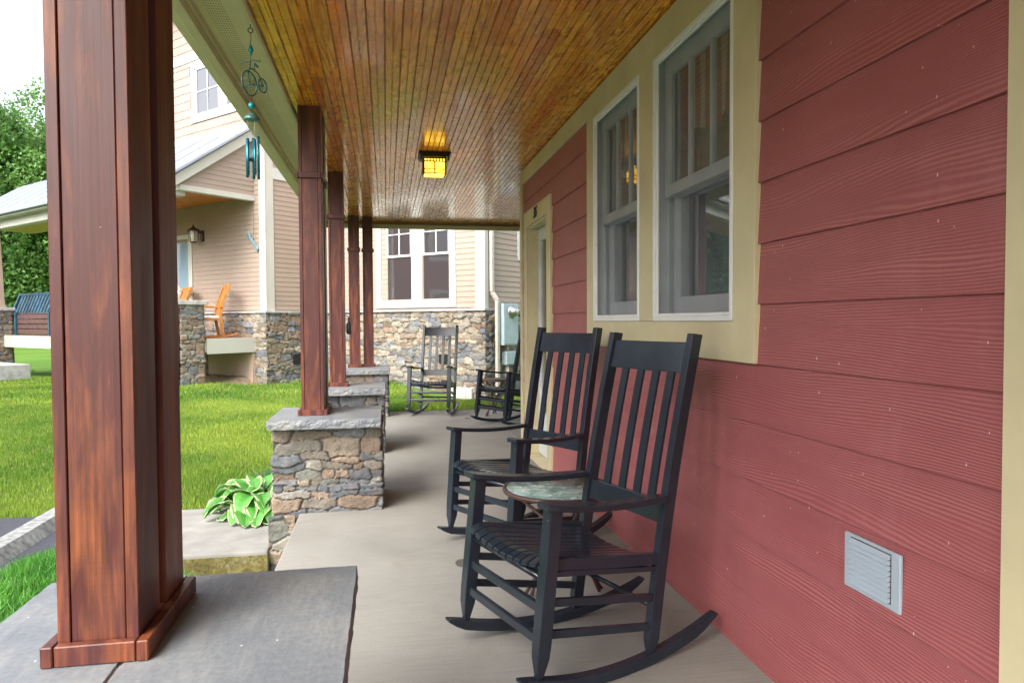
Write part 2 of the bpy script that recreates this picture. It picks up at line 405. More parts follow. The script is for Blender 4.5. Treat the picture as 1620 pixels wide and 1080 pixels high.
# ------------------------------------------------------------------ terrain
PN = Vector((1.811, 13.093, 0)); U = Vector((-.70710678, .70710678, 0)); V = Vector((.70710678, .70710678, 0)); LA, LB = 4.862, -1.217
def nbp(a, b, z): p = PN+U*a+V*b; return (p.x, p.y, z)
_ctl = []
for a, b, z in ((2.56, -.1, -.05), (4.8, -.3, -.10), (4.8, -1.2, -.13), (1.5, -.1, -.14), (.42, -.1, -.30), (0, .5, -.26), (0, 2.5, -.24), (5.25, -2.6, -.05), (7, -2.7, -.08), (9, -3.2, -.12), (14, -3.3, -.22), (14, -8, -.3), (20, -6, -.3), (6, 3, -.1), (15, 5, -.2)):
    p = nbp(a, b, z); _ctl.append(p)
_ctl += [(-.2, 10.0, -.05), (1, 10, -.05), (3, 10, -.07), (-1.2, 9.5, -.08), (-1.2, 7.5, -.12), (-1.3, 6.1, -.20), (-2.6, 6.3, -.27), (-1.2, 5.0, -.42), (-2.4, 4.6, -.27), (-1.5, 3.5, -.32), (-2.2, 3, -.30), (-1.2, 1, -.33), (-4, 6.3, -.28), (-6, 9, -.2), (-4, 3, -.3), (-3.2, 8.5, -.13), (-2.2, 7.2, -.16), (-7, 3, -.3), (-3, -4, -.3), (6, 10, -.15)]
_ctl = np.array(_ctl)
def gz(x, y):
    x = np.asarray(x, float); y = np.asarray(y, float)
    d = (x[..., None]-_ctl[:, 0])**2+(y[..., None]-_ctl[:, 1])**2+.08
    w = 1/d**2; z = (w*_ctl[:, 2]).sum(-1)/w.sum(-1)
    far = np.sqrt((x+1)**2+(y-9)**2); k = np.clip((far-9)/12, 0, 1)
    return z*(1-k)+(-.28)*k
def grid_mesh(name, xs, ys, zf, mat):
    X, Y = np.meshgrid(xs, ys); Z = zf(X, Y); nx, ny = len(xs), len(ys)
    v = np.stack([X, Y, Z], -1).reshape(-1, 3); f = []
    for j in range(ny-1):
        for i in range(nx-1): f.append((j*nx+i, j*nx+i+1, (j+1)*nx+i+1, (j+1)*nx+i))
    me = bpy.data.meshes.new(name); me.from_pydata(v.tolist(), [], f); me.materials.append(mat)
    me.polygons.foreach_set('use_smooth', [True]*len(f))
    o = bpy.data.objects.new(name, me); COL.objects.link(o); return o
xs = np.concatenate([np.array([-2500, -800, -300, -120, -60, -30]), np.arange(-18, 10, .35), np.array([14, 30, 60, 120, 300, 800, 2500])])
ys = np.concatenate([np.array([-2500, -800, -200, -60, -20, -8]), np.arange(-4, 26, .35), np.array([32, 45, 70, 120, 300, 800, 2500])])
def zf(X, Y):
    z = gz(X, Y); ins = (X > -.5) & (Y < 9.5); return np.where(ins, np.minimum(z, -.35), z)
g = grid_mesh('ground', xs, ys, zf, M['ground']); tag(g, kind='structure')
# hillside behind, carrying the wood
mb = MB()
hx = np.linspace(-150, 20, 30); hy = np.linspace(46, 150, 20)
def hz(X, Y): return -.5+np.clip((Y-50)/90, 0, 1)**1.3*22*np.clip((40-X)/60, 0, 1)
h = grid_mesh('hillside', hx, hy, hz, M['ground']); tag(h, kind='structure')

def tri_mesh(name, P, C, mat, parent=None):
    """P (n,3,3) triangles, C (n,3) colours"""
    n = len(P); me = bpy.data.meshes.new(name)
    me.vertices.add(n*3); me.vertices.foreach_set('co', P.reshape(-1).astype(np.float32))
    me.loops.add(n*3); me.loops.foreach_set('vertex_index', np.arange(n*3, dtype=np.int32))
    me.polygons.add(n); me.polygons.foreach_set('loop_start', np.arange(0, n*3, 3, dtype=np.int32)); me.polygons.foreach_set('loop_total', np.full(n, 3, dtype=np.int32))
    me.update(calc_edges=True)
    at = me.attributes.new('col', 'FLOAT_COLOR', 'FACE'); at.data.foreach_set('color', np.concatenate([C, np.ones((n, 1))], 1).reshape(-1).astype(np.float32))
    me.materials.append(mat); me.validate()
    o = bpy.data.objects.new(name, me); COL.objects.link(o)
    if parent: o.parent = parent
    return o
rng = np.random.default_rng(5)
def blades(x, y, z0, hgt, wid, lean=.5, seedcol=None, cmix=None):
    n = len(x); an = rng.uniform(0, 6.283, n); h = hgt*rng.uniform(.6, 1.25, n); w = wid*rng.uniform(.7, 1.3, n)
    la = rng.uniform(0, 6.283, n); lm = h*rng.uniform(0, lean, n)
    b = np.stack([x, y, z0], -1); dx = np.stack([np.cos(an)*w/2, np.sin(an)*w/2, 0*an], -1)
    tp = b+np.stack([np.cos(la)*lm, np.sin(la)*lm, h], -1)
    P = np.stack([b-dx, b+dx, tp], 1)
    k = fbm(x*1.1, y*1.1, 3)+.35*(rng.random(n)-.5); k = np.clip(k*1.5-.25, 0, 1)[:, None]
    C = np.array([.075, .20, .018])*(1-k)+np.array([.33, .44, .06])*k
    dry = (rng.random(n) < .06)[:, None]; C = np.where(dry, np.array([.38, .36, .13]), C)
    C = C*rng.uniform(.75, 1.2, (n, 1)); return P, C
def lawn():
    Ps = []; Cs = []
    def reg(n, x0, x1, y0, y1, h, w, keep):
        x = rng.uniform(x0, x1, n); y = rng.uniform(y0, y1, n); m = keep(x, y); x, y = x[m], y[m]
        P, C = blades(x, y, gz(x, y)-.005, h, w); Ps.append(P); Cs.append(C)
    def loc(x, y): dx = x-PN.x; dy = y-PN.y; return -dx*.7071+dy*.7071, dx*.7071+dy*.7071
    def ok(x, y):
        a, b = loc(x, y)
        inside = ((a > -.02) & (b > -.02)) | ((a > LA) & (b > LB-.02)) | ((a > 5.2) & (a < 7.6) & (b > -2.7) & (b < 0)) | ((a > 12) & (b > -3.6) & (b < 0) & (a < 16))
        porch = (x > -.62) & (y < 9.6)
        asph = (x < -2.1) & (y < 5.9) | ((x < -2.0) & (y < 2))
        land = (x > -1.75) & (y < 5.63)
        bare = (a > 4.6) & (b > -2.0) & (a < 7) & (rng.random(len(x)) < .75)
        vis = (np.arctan2(x, y) > -.50) & (np.arctan2(x, y) < .25)
        return ~inside & ~porch & ~asph & ~land & ~bare & vis
    reg(150000, -4.2, -.6, 5.6, 8.5, .05, .0075, ok)
    reg(170000, -6, -.4, 8.3, 12.5, .055, .011, ok)
    reg(60000, -1, 3.5, 9.6, 13.5, .055, .010, ok)
    reg(90000, -10, .5, 12.3, 19, .06, .018, ok)
    reg(40000, -16, -6, 17, 30, .08, .04, ok)
    reg(30000, -24, -8, 28, 48, .12, .10, ok)
    o = tri_mesh('grass', np.concatenate(Ps), np.concatenate(Cs), M['leafy']); tag(o, 'mown green lawn with paler dry patches', 'grass', kind='stuff')
lawn()
# driveway, kerb
mb = MB(); yy = [-30, -6, -2, 0, 2, 3.5, 5, 5.88]
for i in range(len(yy)-1): mb.add([(-2.52, yy[i], -.262), (-2.52, yy[i+1], -.262), (-9, yy[i+1]+.2, -.27), (-9, yy[i]+.2, -.27)], [(0, 1, 2, 3)])
o = mb.build('driveway', M['asphalt']); tag(o, kind='structure')
mb = MB(); mb.add([(-1.9, 2.4, -.258), (-1.9, 5.0, -.258), (-2.2, 5.8, -.258), (-2.32, 5.8, -.258), (-2.32, 2.4, -.258)], [(0, 1, 2, 3, 4)])
o = mb.build('gutter_strip', M['asphalt']); tag(o, kind='structure')
mb = MB(); ks = np.linspace(1.2, 5.95, 60); vs = []
for i, y in enumerate(ks):
    j = .006*float(fbm(y*6, 1, 4)-.5)
    vs += [(-2.50+j, y, -.32), (-2.485+j, y, -.185+j), (-2.37-j, y, -.185-j), (-2.30, y, -.27+j)]
fs = [(4*i+k, 4*i+k+1, 4*i+k+5, 4*i+k+4) for i in range(59) for k in range(3)]+[(236, 237, 238, 239)]
mb.add(vs, fs, smooth=False); o = mb.build('kerb', M['kerb_stone']); tag(o, kind='structure')

# ------------------------------------------------------------------ stone heightfields
PAL_P = [(.17, .185, .21), (.22, .23, .245), (.30, .235, .18), (.34, .27, .21), (.24, .22, .19), (.13, .145, .17), (.31, .30, .27), (.18, .195, .215), (.20, .21, .19), (.36, .31, .25), (.15, .17, .19)]
PAL_N = [(.33, .30, .25), (.40, .35, .28), (.27, .275, .28), (.32, .25, .19), (.36, .31, .24), (.20, .22, .25), (.42, .38, .32), (.34, .26, .20), (.31, .30, .27), (.25, .265, .285)]
def stone_field(name, L, z0, z1, res, hh, ww, path, pal, depth, seed, parent=None, wrap=False, zb=None, p=3.2, warp=1.0, mort=(.10, .092, .082)):
    rn = random.Random(seed); S = []
    z = z0-.02
    while z < z1+.02:
        h_ = rn.uniform(*hh); s = -rn.uniform(0, ww[1]) if not wrap else 0
        while s < L+(.0 if wrap else ww[1]):
            w_ = rn.uniform(*ww)*(.8 if h_ < sum(hh)/2 else 1.1)
            if wrap and s+w_ > L-.06: w_ = L-s
            hv = h_*rn.uniform(.85, 1.15)
            if rn.random() < .22: hv *= 1.5
            S.append((s+w_/2, z+h_/2+rn.uniform(-.16, .16)*h_, w_/2, hv/2)); s += w_
            if wrap and s > L-.01: break
        z += h_*.97
    S = np.array(S); ns = max(2, int(L/res)); nz = max(2, int((z1-z0)/res))
    s1 = np.linspace(0, L, ns+1); zz = np.linspace(z0, z1, nz+1); SS, ZZ = np.meshgrid(s1, zz)
    sx = SS+warp*(fbm(SS*9, ZZ*9, seed)-.47)*.05; sz = ZZ+warp*(fbm(SS*7+50, ZZ*9, seed+5)-.47)*.05
    F1 = np.full(SS.shape, 9.); F2 = F1.copy(); ID = np.zeros(SS.shape, int)
    for i, (cx, cz, hw, hv) in enumerate(S):
        ds = np.abs(sx-cx)
        if wrap: ds = np.minimum(ds, L-ds)
        d = ((ds/hw)**p+(np.abs(sz-cz)/hv)**p)**(1/p)
        lt = d < F1; F2 = np.where(lt, F1, np.minimum(F2, d)); ID = np.where(lt, i, ID); F1 = np.where(lt, d, F1)
    e = F2-F1; k = np.clip(e/.30, 0, 1); k = 1-(1-k)**2.4
    rs = np.array([rn.random() for _ in S]); tl = np.array([(rn.uniform(-1, 1), rn.uniform(-1, 1)) for _ in S])
    hgt = k*(.55+.6*rs[ID])+k*.22*(tl[ID, 0]*np.clip((sx-S[ID, 0])/S[ID, 2], -1, 1)*(0 if wrap else 1)+tl[ID, 1]*np.clip((sz-S[ID, 1])/S[ID, 3], -1, 1))
    hgt = hgt+k*.35*(fbm(SS*22, ZZ*34, seed+9)-.45)+k*.25*(fbm(SS*60, ZZ*75, seed+12)-.45)
    hgt = hgt*depth
    pc = np.array([pal[rn.randrange(len(pal))] for _ in S])*.84*np.array([[rn.uniform(.8, 1.25)] for _ in S])
    C = pc[ID]; mt = np.clip(fbm(SS*14, ZZ*20, seed+3)*1.8-.5, 0, 1)[..., None]
    C = C*(.75+.5*mt); rust = np.clip(fbm(SS*8+9, ZZ*10, seed+31)*3-1.85, 0, 1)[..., None]*.35
    C = C*(1-rust)+np.array([.33, .19, .09])*rust
    km = np.clip(e/.13, 0, 1)[..., None]; C = C*km+np.array(mort)*(1-km)
    verts = []
    PT = [path(s) for s in s1]; px = np.array(PT)
    X = px[None, :, 0]+px[None, :, 2]*hgt; Y = px[None, :, 1]+px[None, :, 3]*hgt
    if zb is not None: pass
    v = np.stack([X, Y, ZZ], -1).reshape(-1, 3); nx = ns+1
    f = [(j*nx+i, j*nx+i+1, (j+1)*nx+i+1, (j+1)*nx+i) for j in range(nz) for i in range(ns)]
    me = bpy.data.meshes.new(name); me.from_pydata(v.tolist(), [], f)
    at = me.attributes.new('vcol', 'FLOAT_COLOR', 'POINT'); at.data.foreach_set('color', np.concatenate([C.reshape(-1, 3), np.ones((len(v), 1))], 1).reshape(-1))
    me.materials.append(M['stone']); me.polygons.foreach_set('use_smooth', [True]*len(f))
    o = bpy.data.objects.new(name, me); COL.objects.link(o)
    if parent: o.parent = parent; o.matrix_parent_inverse = parent_inv(parent) if parent.type == 'EMPTY' else Matrix.Identity(4)
    return o
def rect_path(x0, y0, x1, y1):
    P = [(x0, y1), (x0, y0), (x1, y0), (x1, y1)]; N = [(-1, 0), (0, -1), (1, 0), (0, 1)]
    Ls = [y1-y0, x1-x0, y1-y0, x1-x0]; T = sum(Ls)
    def f(s):
        s = s % T if s < T-1e-6 else T-1e-6
        for i in range(4):
            if s <= Ls[i]+1e-9:
                a = P[i]; b = P[(i+1) % 4]; t = s/Ls[i]; n = Vector((*N[i], 0))
                dn = min(s, Ls[i]-s)
                if dn < .02:
                    m = Vector((*N[i-1], 0)) if s < Ls[i]/2 else Vector((*N[(i+1) % 4], 0)); n = n+m*(1-dn/.02)*.9
                return (a[0]+(b[0]-a[0])*t, a[1]+(b[1]-a[1])*t, n.x, n.y)
            s -= Ls[i]
        return (x0, y0, -1, -1)
    return f, T
def rough_slab(name, x0, y0, x1, y1, zt, th, parent, seed, amp=.012, jag=None, mat='bluestone'):
    """cut bluestone cap: flat top, chiselled edges"""
    f, T = rect_path(x0, y0, x1, y1); ns = int(T/.008); nz = 9
    rows = []; s1 = np.linspace(0, T, ns, endpoint=False)
    zz = np.linspace(zt-th, zt, nz)
    SS, ZZ = np.meshgrid(s1, zz)
    d = (fbm(SS*30, ZZ*40, seed)-.5)*amp*1.6+(fbm(SS*90, ZZ*90, seed+4)-.5)*amp*.8
    kz = 1-np.abs((ZZ-(zt-th/2))/(th/2))**3; d = d*(.25+.75*kz)+kz*amp*.25
    PT = np.array([f(s) for s in s1]); X = PT[:, 0]+PT[:, 2]*d; Y = PT[:, 1]+PT[:, 3]*d
    v = np.stack([X, Y, ZZ], -1).reshape(-1, 3).tolist(); fs = []
    for j in range(nz-1):
        for i in range(ns): k = (i+1) % ns; fs.append((j*ns+i, j*ns+k, (j+1)*ns+k, (j+1)*ns+i))
    fs.append(tuple((nz-1)*ns+i for i in range(ns))); fs.append(tuple(range(ns))[::-1])
    mb = MB(); mb.add(v, fs); o = mb.build(name, M[mat], parent); return o
# ------------------------------------------------------------------ porch slab and landing
mb = MB()
SX0 = -.55
mb.box((SX0, -3, -.45), (1.30, 9.55, 0)); mb.box((1.30, 6.42, -.45), (7.0, 9.55, 0))
o = mb.build('porch_floor', M['slab'], bevel=.008); tag(o, kind='structure')
mb = MB(); mb.box((-1.75, 4.52, -.6), (-.735, 5.64, -.20)); o = mb.build('landing', M['concrete'], bevel=.012, seg=2); tag(o, kind='structure')
mb = MB(); mb.box((-1.75, 4.512, -.62), (-.735, 4.5197, -.225)); mb.box((-1.8, 2.0, -.62), (-.60, 4.511, -.44)); o = mb.build('landing_riser', M['moss']); tag(o, kind='structure')

# ------------------------------------------------------------------ piers and caps
def pier(x0, y0, x1, y1, zb, cap, label, seed, split=None, res=.009, caplist=None):
    t = thing('stone_pier', ((x0+x1)/2, (y0+y1)/2, zb), label, 'stone pier', 'stone piers carrying the porch posts')
    f, T = rect_path(x0, y0, x1, y1)
    stone_field('stone_body', T, zb, .54, res, (.036, .088), (.08, .27), f, PAL_P, .026, seed, t, wrap=True, p=4.2, warp=1.25)
    mb = MB(); mb.box((x0+.004, y0+.004, zb), (x1-.004, y1-.004, .535)); mb.build('mortar_core', M['concrete'], t)
    if caplist:
        for i, c in enumerate(caplist): rough_slab('cap_stone', *c, .6, .062, t, seed+40+i, amp=.007)
    else: rough_slab('cap_stone', *cap, .6, .058, t, seed+40)
    return t
P1 = pier(-.725, 1.20, -.125, 1.74, -.5, None, 'nearest stone pier, only its broad bluestone cap in view under two posts', 11,
          caplist=[(-.775, 1.12, -.478, 1.80), (-.468, 1.12, -.078, 1.785)], res=.014)
mb = MB(); mb.box((-.4785, 1.13, .545), (-.4675, 1.78, .594)); mb.build('mortar_joint', M['old_concrete'], P1)
P2 = pier(-.69, 4.61, -.055, 5.12, -.5, (-.725, 4.50, -.040, 5.175), 'second stone pier, its brown and blue-grey stones fully in view beside the hosta', 23, res=.0065)
P3 = pier(-.69, 6.58, -.045, 7.16, -.5, (-.725, 6.49, -.015, 7.22), 'third stone pier, its cap and top stones showing behind the second pier', 31)
P4 = pier(-.66, 9.06, .0, 9.74, -.5, (-.70, 9.0, .03, 9.80), 'farthest stone pier at the corner of the porch, under the last two posts', 47)
# lower shoulder of stones on the second pier
o = stone_field('shoulder_stones', .16, -.5, .0, .008, (.06, .1), (.1, .2), lambda s: (-.735+s, 4.585, 0, -1), PAL_P, .025, 77, P2)

ZC = 2.586
def post(x0, y0, x1, y1, label, band_z, base=True, zb=.6, seed=0):
    t = thing('porch_post', ((x0+x1)/2, (y0+y1)/2, zb), label, 'porch post', 'stained wooden porch posts')
    th = .021; r = random.Random(seed)
    mb = MB(); c = lambda: (r.random(), r.random(), r.random())
    mb.box((x0, y0, zb+.002), (x0+th, y1, ZC-.001), c()); mb.box((x1-th, y0, zb+.002), (x1, y1, ZC-.001), c())
    mb.box((x0+th+.0016, y0+.002, zb+.002), (x1-th-.0016, y0+.02, ZC-.001), c()); mb.box((x0+th+.0016, y1-.02, zb+.002), (x1-th-.0016, y1-.002, ZC-.001), c())
    mb.build('shaft', M['post_wood'], t, bevel=.0015)
    bt, bh = .021, .038; k = .002
    mb = MB()
    mb.box((x0-bt, y0-bt, zb+.001), (x0-.001, y1+bt, zb+bh), c()); mb.box((x1+.001, y0-bt, zb+.001), (x1+bt, y1+bt, zb+bh), c())
    mb.box((x0+.001, y0-bt+.001, zb+.001), (x1-.001, y0-.001, zb+bh-.0005), c()); mb.box((x0+.001, y1+.001, zb+.001), (x1-.001, y1+bt-.001, zb+bh-.0005), c())
    mb.build('base_trim', M['post_wood'], t, bevel=.002)
    mb = MB(); bt = .014
    mb.box((x0-bt, y0-bt, band_z), (x0-.0005, y1+bt, band_z+.038), c()); mb.box((x1+.0005, y0-bt, band_z), (x1+bt, y1+bt, band_z+.038), c())
    mb.box((x0+.001, y0-bt+.001, band_z+.0005), (x1-.001, y0-.001, band_z+.0375), c()); mb.box((x0+.001, y1+.001, band_z+.0005), (x1-.001, y1+bt-.001, band_z+.0375), c())
    mb.build('collar', M['post_wood'], t, bevel=.002)
    return t
post(-.582, 1.367, -.447, 1.488, 'nearest stained porch post, its broad face streaked orange, filling the left of the view', 2.13, seed=1)
post(-.582, 1.531, -.447, 1.652, 'stained porch post standing right behind the nearest one on the same cap', 2.13, seed=2)
post(-.545, 4.725, -.402, 4.865, 'porch post at the front of the second stone pier, seen nearly face on', 2.125, seed=3)
post(-.545, 4.955, -.402, 5.085, 'porch post hidden behind its twin on the second stone pier, showing only a dark edge', 2.125, seed=4)
post(-.520, 6.765, -.381, 6.905, 'single dark red porch post on the third pier, black bottle hung beside it', 2.155, seed=5)
post(-.480, 9.52, -.342, 9.65, 'left one of the two far posts on the corner pier, its face a lighter orange', 2.13, seed=6)
post(-.300, 9.60, -.168, 9.73, 'right one of the two far posts on the corner pier, its face a darker red', 2.13, seed=8)

# ------------------------------------------------------------------ the red house
HOUSE = thing('red_house', (1.26, 2.5, 0), 'red clapboard house wall with cream trim and varnished porch ceiling', 'house')
class Frame:
    def __init__(s, o, a, n): s.o = Vector(o); s.a = Vector(a); s.n = Vector(n)
    def pt(s, a, out, z): p = s.o+s.a*a+s.n*out; return (p.x, p.y, z)
    def box(s, mb, a0, a1, o0, o1, z0, z1, col=(1, 1, 1)):
        vs = [s.pt(a, o, z) for z in (z0, z1) for a, o in ((a0, o0), (a1, o0), (a1, o1), (a0, o1))]
        mb.add(vs, [(0, 3, 2, 1), (4, 5, 6, 7), (0, 1, 5, 4), (1, 2, 6, 5), (2, 3, 7, 6), (3, 0, 4, 7)], col)
def siding(fr, mb, a0, a1, z0, z1, e, zoff, openings=(), lip=.011, maxlen=None, seed=0, base=0.0):
    """lapped boards; openings are (a0,a1,z0,z1)"""
    r = random.Random(seed); k = math.floor((z0-zoff)/e)
    while zoff+k*e < z1:
        cb, ct = zoff+k*e, zoff+(k+1)*e
        cuts = sorted({max(cb, z0), min(ct, z1)} | {z for o in openings for z in o[2:4] if cb < z < ct and z0 < z < z1})
        for i in range(len(cuts)-1):
            b, t = cuts[i], cuts[i+1]
            if t-b < 1e-4: continue
            segs = [(a0, a1)]
            for oa0, oa1, oz0, oz1 in openings:
                if oz0 < (b+t)/2 < oz1:
                    ns = []
                    for s0, s1 in segs:
                        if oa1 <= s0 or oa0 >= s1: ns.append((s0, s1)); continue
                        if oa0 > s0: ns.append((s0, oa0))
                        if oa1 < s1: ns.append((oa1, s1))
                    segs = ns
            ob = base+lip*(1-(b-cb)/e); ot = base+lip*(1-(t-cb)/e)*.999
            for s0, s1 in segs:
                c = (r.random(), r.random(), r.random())
                vs = [fr.pt(s0, ob, b), fr.pt(s1, ob, b), fr.pt(s1, ot, t), fr.pt(s0, ot, t), fr.pt(s0, base-.01, b), fr.pt(s1, base-.01, b), fr.pt(s0, base-.01, t), fr.pt(s1, base-.01, t)]
                mb.add(vs, [(0, 1, 2, 3), (0, 4, 5, 1), (0, 3, 6, 4), (1, 5, 7, 2)], c)
        k += 1
HW = Frame((1.26, 0, 0), (0, 1, 0), (-1, 0, 0))
OPN = [(2.39, 3.165, 1.20, 2.412), (3.355, 4.135, 1.20, 2.412), (5.42, 6.20, .005, 2.035)]
mb = MB(); siding(HW, mb, 1.15, 6.44, .0, 2.452, .2048, .0292, OPN)
wall = mb.build('siding_wall', M['red_siding'], HOUSE)
mb = MB(); siding(HW, mb, -3, 1.0, 0, 2.452, .2048, .0292); siding(HW, mb, -3, 6.5, 3.7, 6.5, .2048, .0292)
mb.build('siding_wall', M['red_siding'], HOUSE)
HE = Frame((1.26, 6.5, 0), (1, 0, 0), (0, 1, 0))
mb = MB(); siding(HE, mb, .02, 5.8, 0, 2.57, .2048, .0292); mb.build('end_wall', M['red_siding'], HOUSE)
# wall backing so no light leaks, with the openings left free
mb = MB()
def backing(fr, mb, a0, a1, z0, z1, ops, o0, o1):
    As = sorted({a0, a1} | {x for o in ops for x in o[:2]}); Zs = sorted({z0, z1} | {x for o in ops for x in o[2:4]})
    for i in range(len(As)-1):
        for j in range(len(Zs)-1):
            ca, cz = (As[i]+As[i+1])/2, (Zs[j]+Zs[j+1])/2
            if any(o[0] < ca < o[1] and o[2] < cz < o[3] for o in ops): continue
            fr.box(mb, As[i], As[i+1], o0, o1, Zs[j], Zs[j+1])
backing(HW, mb, -3, 6.48, 0, 6.5, OPN, -.15, -.011)
mb.box((1.272, 6.35, 0), (7, 6.488, 6.5)); mb.box((1.3, -3, 6.4), (7, 6.4, 6.5)); mb.box((6.9, -3, 0), (7, 6.4, 6.4)); mb.box((1.3, -3.1, 0), (7, -3, 6.5))
mb.box((1.42, -2.9, 0), (6.9, 6.3, .04)); mb.box((1.42, -2.9, 2.75), (6.9, 6.3, 2.8))
mb.build('wall_core', M['room_dark'], HOUSE)
# trim
F = .016  # trim stands this far out
mb = MB()
HW.box(mb, -3, 6.42, -.01, .020, 2.4525, 2.575)            # frieze board
mb.build('frieze_board', M['cream_trim'], HOUSE, bevel=.0015)
mb = MB(); HW.box(mb, 1.01, 1.247, -.01, .020, 0.001, 2.452); mb.build('corner_board', M['cream_trim'], HOUSE, bevel=.0015)
mb = MB(); mb.box((1.236, 6.425, .001), (1.262, 6.516, 2.57)); mb.build('corner_board', M['cream_trim'], HOUSE, bevel=.0015)
# double window casing
WIN = MB()
HW.box(WIN, 2.236, 2.388, -.01, .024, 1.0535, 2.4525); HW.box(WIN, 3.167, 3.353, -.01, .022, 1.2, 2.4145); HW.box(WIN, 4.137, 4.281, -.01, .024, 1.0535, 2.4525)
HW.box(WIN, 2.3885, 4.1365, -.01, .022, 1.0535, 1.1985); HW.box(WIN, 2.3885, 4.1365, -.01, .022, 2.415, 2.4525)
WINC = WIN.build('window_casing', M['cream_trim'], HOUSE, bevel=.0015)
def house_window(a0, a1, z0, z1, zr=1.80):
    root = MB(); d0, d1 = -.15, .004
    w = .012
    # jamb liner
    HW.box(root, a0, a0+w, d0, d1, z0, z1); HW.box(root, a1-w, a1, d0, d1, z0, z1); HW.box(root, a0+w, a1-w, d0, d1, z1-w, z1); HW.box(root, a0+w, a1-w, d0, d1, z0, z0+w)
    # tracks
    for a, s in ((a0+w, 1), (a1-w, -1)):
        for k in range(2): HW.box(root, a, a+s*.012, -.05-.045*k, -.04-.045*k, z0+w, z1-w)
    fr = root.build('window', M['sash_grey'], HOUSE)
    s = MB(); b = .022; o0, o1 = .006, .027
    HW.box(s, a0, a0+b, o0, o1, z0, z1); HW.box(s, a1-b, a1, o0, o1, z0, z1); HW.box(s, a0+b, a1-b, o0, o1, z1-b, z1); HW.box(s, a0+b, a1-b, o0, o1, z0, z0+b)
    b2 = .034
    HW.box(s, a0+b, a0+b2, o0, o1-.010, z0+b, z1-b); HW.box(s, a1-b2, a1-b, o0, o1-.010, z0+b, z1-b); HW.box(s, a0+b2, a1-b2, o0, o1-.010, z1-b2, z1-b); HW.box(s, a0+b2, a1-b2, o0, o1-.010, z0+b, z0+b2)
    s.build('screen_frame', M['white_vinyl'], fr, bevel=.002)
    s = MB(); s.add([HW.pt(a0+b2, .0095, z0+b2), HW.pt(a1-b2, .0095, z0+b2), HW.pt(a1-b2, .0095, z1-b2), HW.pt(a0+b2, .0095, z1-b2)], [(0, 1, 2, 3)]); s.build('insect_screen', M['screen'], fr)
    # upper sash (outer), lower sash (inner)
    A0, A1 = a0+.03, a1-.03; t = .045
    s = MB(); o0, o1 = -.055, -.022; zt = z1-w-.002
    HW.box(s, A0, A0+t, o0, o1, zr-.03, zt); HW.box(s, A1-t, A1, o0, o1, zr-.03, zt); HW.box(s, A0+t, A1-t, o0, o1, zt-.075, zt); HW.box(s, A0+t, A1-t, o0, o1+.004, zr-.03, zr+.022)
    g0, g1 = A0+t, A1-t
    for k in (1, 2): c = g0+(g1-g0)*k/3; HW.box(s, c-.009, c+.009, o0+.008, o1-.004, zr+.022, zt-.075)
    s.build('upper_sash', M['sash_grey'], fr, bevel=.002)
    s = MB(); s.add([HW.pt(g0, -.038, zr), HW.pt(g1, -.038, zr), HW.pt(g1, -.038, zt-.07), HW.pt(g0, -.038, zt-.07)], [(0, 1, 2, 3)]); s.build('glass_pane', M['glass'], fr)
    s = MB(); o0, o1 = -.100, -.066
    HW.box(s, A0, A0+t, o0, o1, z0+w+.002, zr+.01); HW.box(s, A1-t, A1, o0, o1, z0+w+.002, zr+.01); HW.box(s, A0+t, A1-t, o0, o1, z0+w+.002, z0+.11); HW.box(s, A0+t, A1-t, o0, o1, zr-.03, zr+.01)
    s.build('lower_sash', M['sash_grey'], fr, bevel=.002)
    s = MB(); s.add([HW.pt(A0+t, -.083, z0+.1), HW.pt(A1-t, -.083, z0+.1), HW.pt(A1-t, -.083, zr-.02), HW.pt(A0+t, -.083, zr-.02)], [(0, 1, 2, 3)]); s.build('glass_pane', M['glass'], fr)
    # curtains inside
    def cloth(name, mat, c0, c1, zb, zt2, amp, per, out):
        m = MB(); n = 60; vs = []
        for i in range(n+1):
            a = c0+(c1-c0)*i/n; q = math.sin(a*per)*amp+math.sin(a*per*2.3+1)*amp*.4
            dz = .02*math.sin(a*17)
            vs += [HW.pt(a, out-.5*q, zt2), HW.pt(a, out+q, zb+dz)]
        m.add(vs, [(2*i, 2*i+1, 2*i+3, 2*i+2) for i in range(n)], smooth=True); m.build(name, mat, fr)
    cloth('valance', M['curtain'], a0+.02, a1-.02, z1-.36, z1-.02, .010, 60, -.128)
    cloth('curtain', M['sheer'], a0+.02, a1-.02, z0-.02, z1-.25, .014, 55, -.20)
    return fr
house_window(2.39, 3.165, 1.20, 2.413); house_window(3.355, 4.135, 1.20, 2.413)
# door
dm = MB()
HW.box(dm, 5.282, 5.420, -.01, .024, 0.001, 2.170); HW.box(dm, 6.202, 6.325, -.01, .024, .001, 2.170); HW.box(dm, 5.4205, 6.2015, -.01, .024, 2.036, 2.170)
HW.box(dm, 5.421, 5.436, -.14, .010, .02, 2.035); HW.box(dm, 6.184, 6.199, -.14, .010, .02, 2.035); HW.box(dm, 5.4365, 6.1835, -.14, .010, 2.018, 2.035); HW.box(dm, 5.4365, 6.1835, -.14, .03, .001, .022)
door = dm.build('door', M['cream_trim'], HOUSE, bevel=.0015)
s = MB(); HW.box(s, 5.44, 5.52, -.105, -.075, .03, 2.012); HW.box(s, 6.10, 6.18, -.105, -.075, .03, 2.012); HW.box(s, 5.52, 6.10, -.105, -.075, 1.9, 2.012); HW.box(s, 5.52, 6.10, -.105, -.075, .03, .40); s.build('door_leaf', M['sash_grey'], door, bevel=.003)
s = MB(); s.add([HW.pt(5.52, -.09, .4), HW.pt(6.10, -.09, .4), HW.pt(6.10, -.09, 1.9), HW.pt(5.52, -.09, 1.9)], [(0, 1, 2, 3)]); s.build('glass_pane', M['glass'], door)
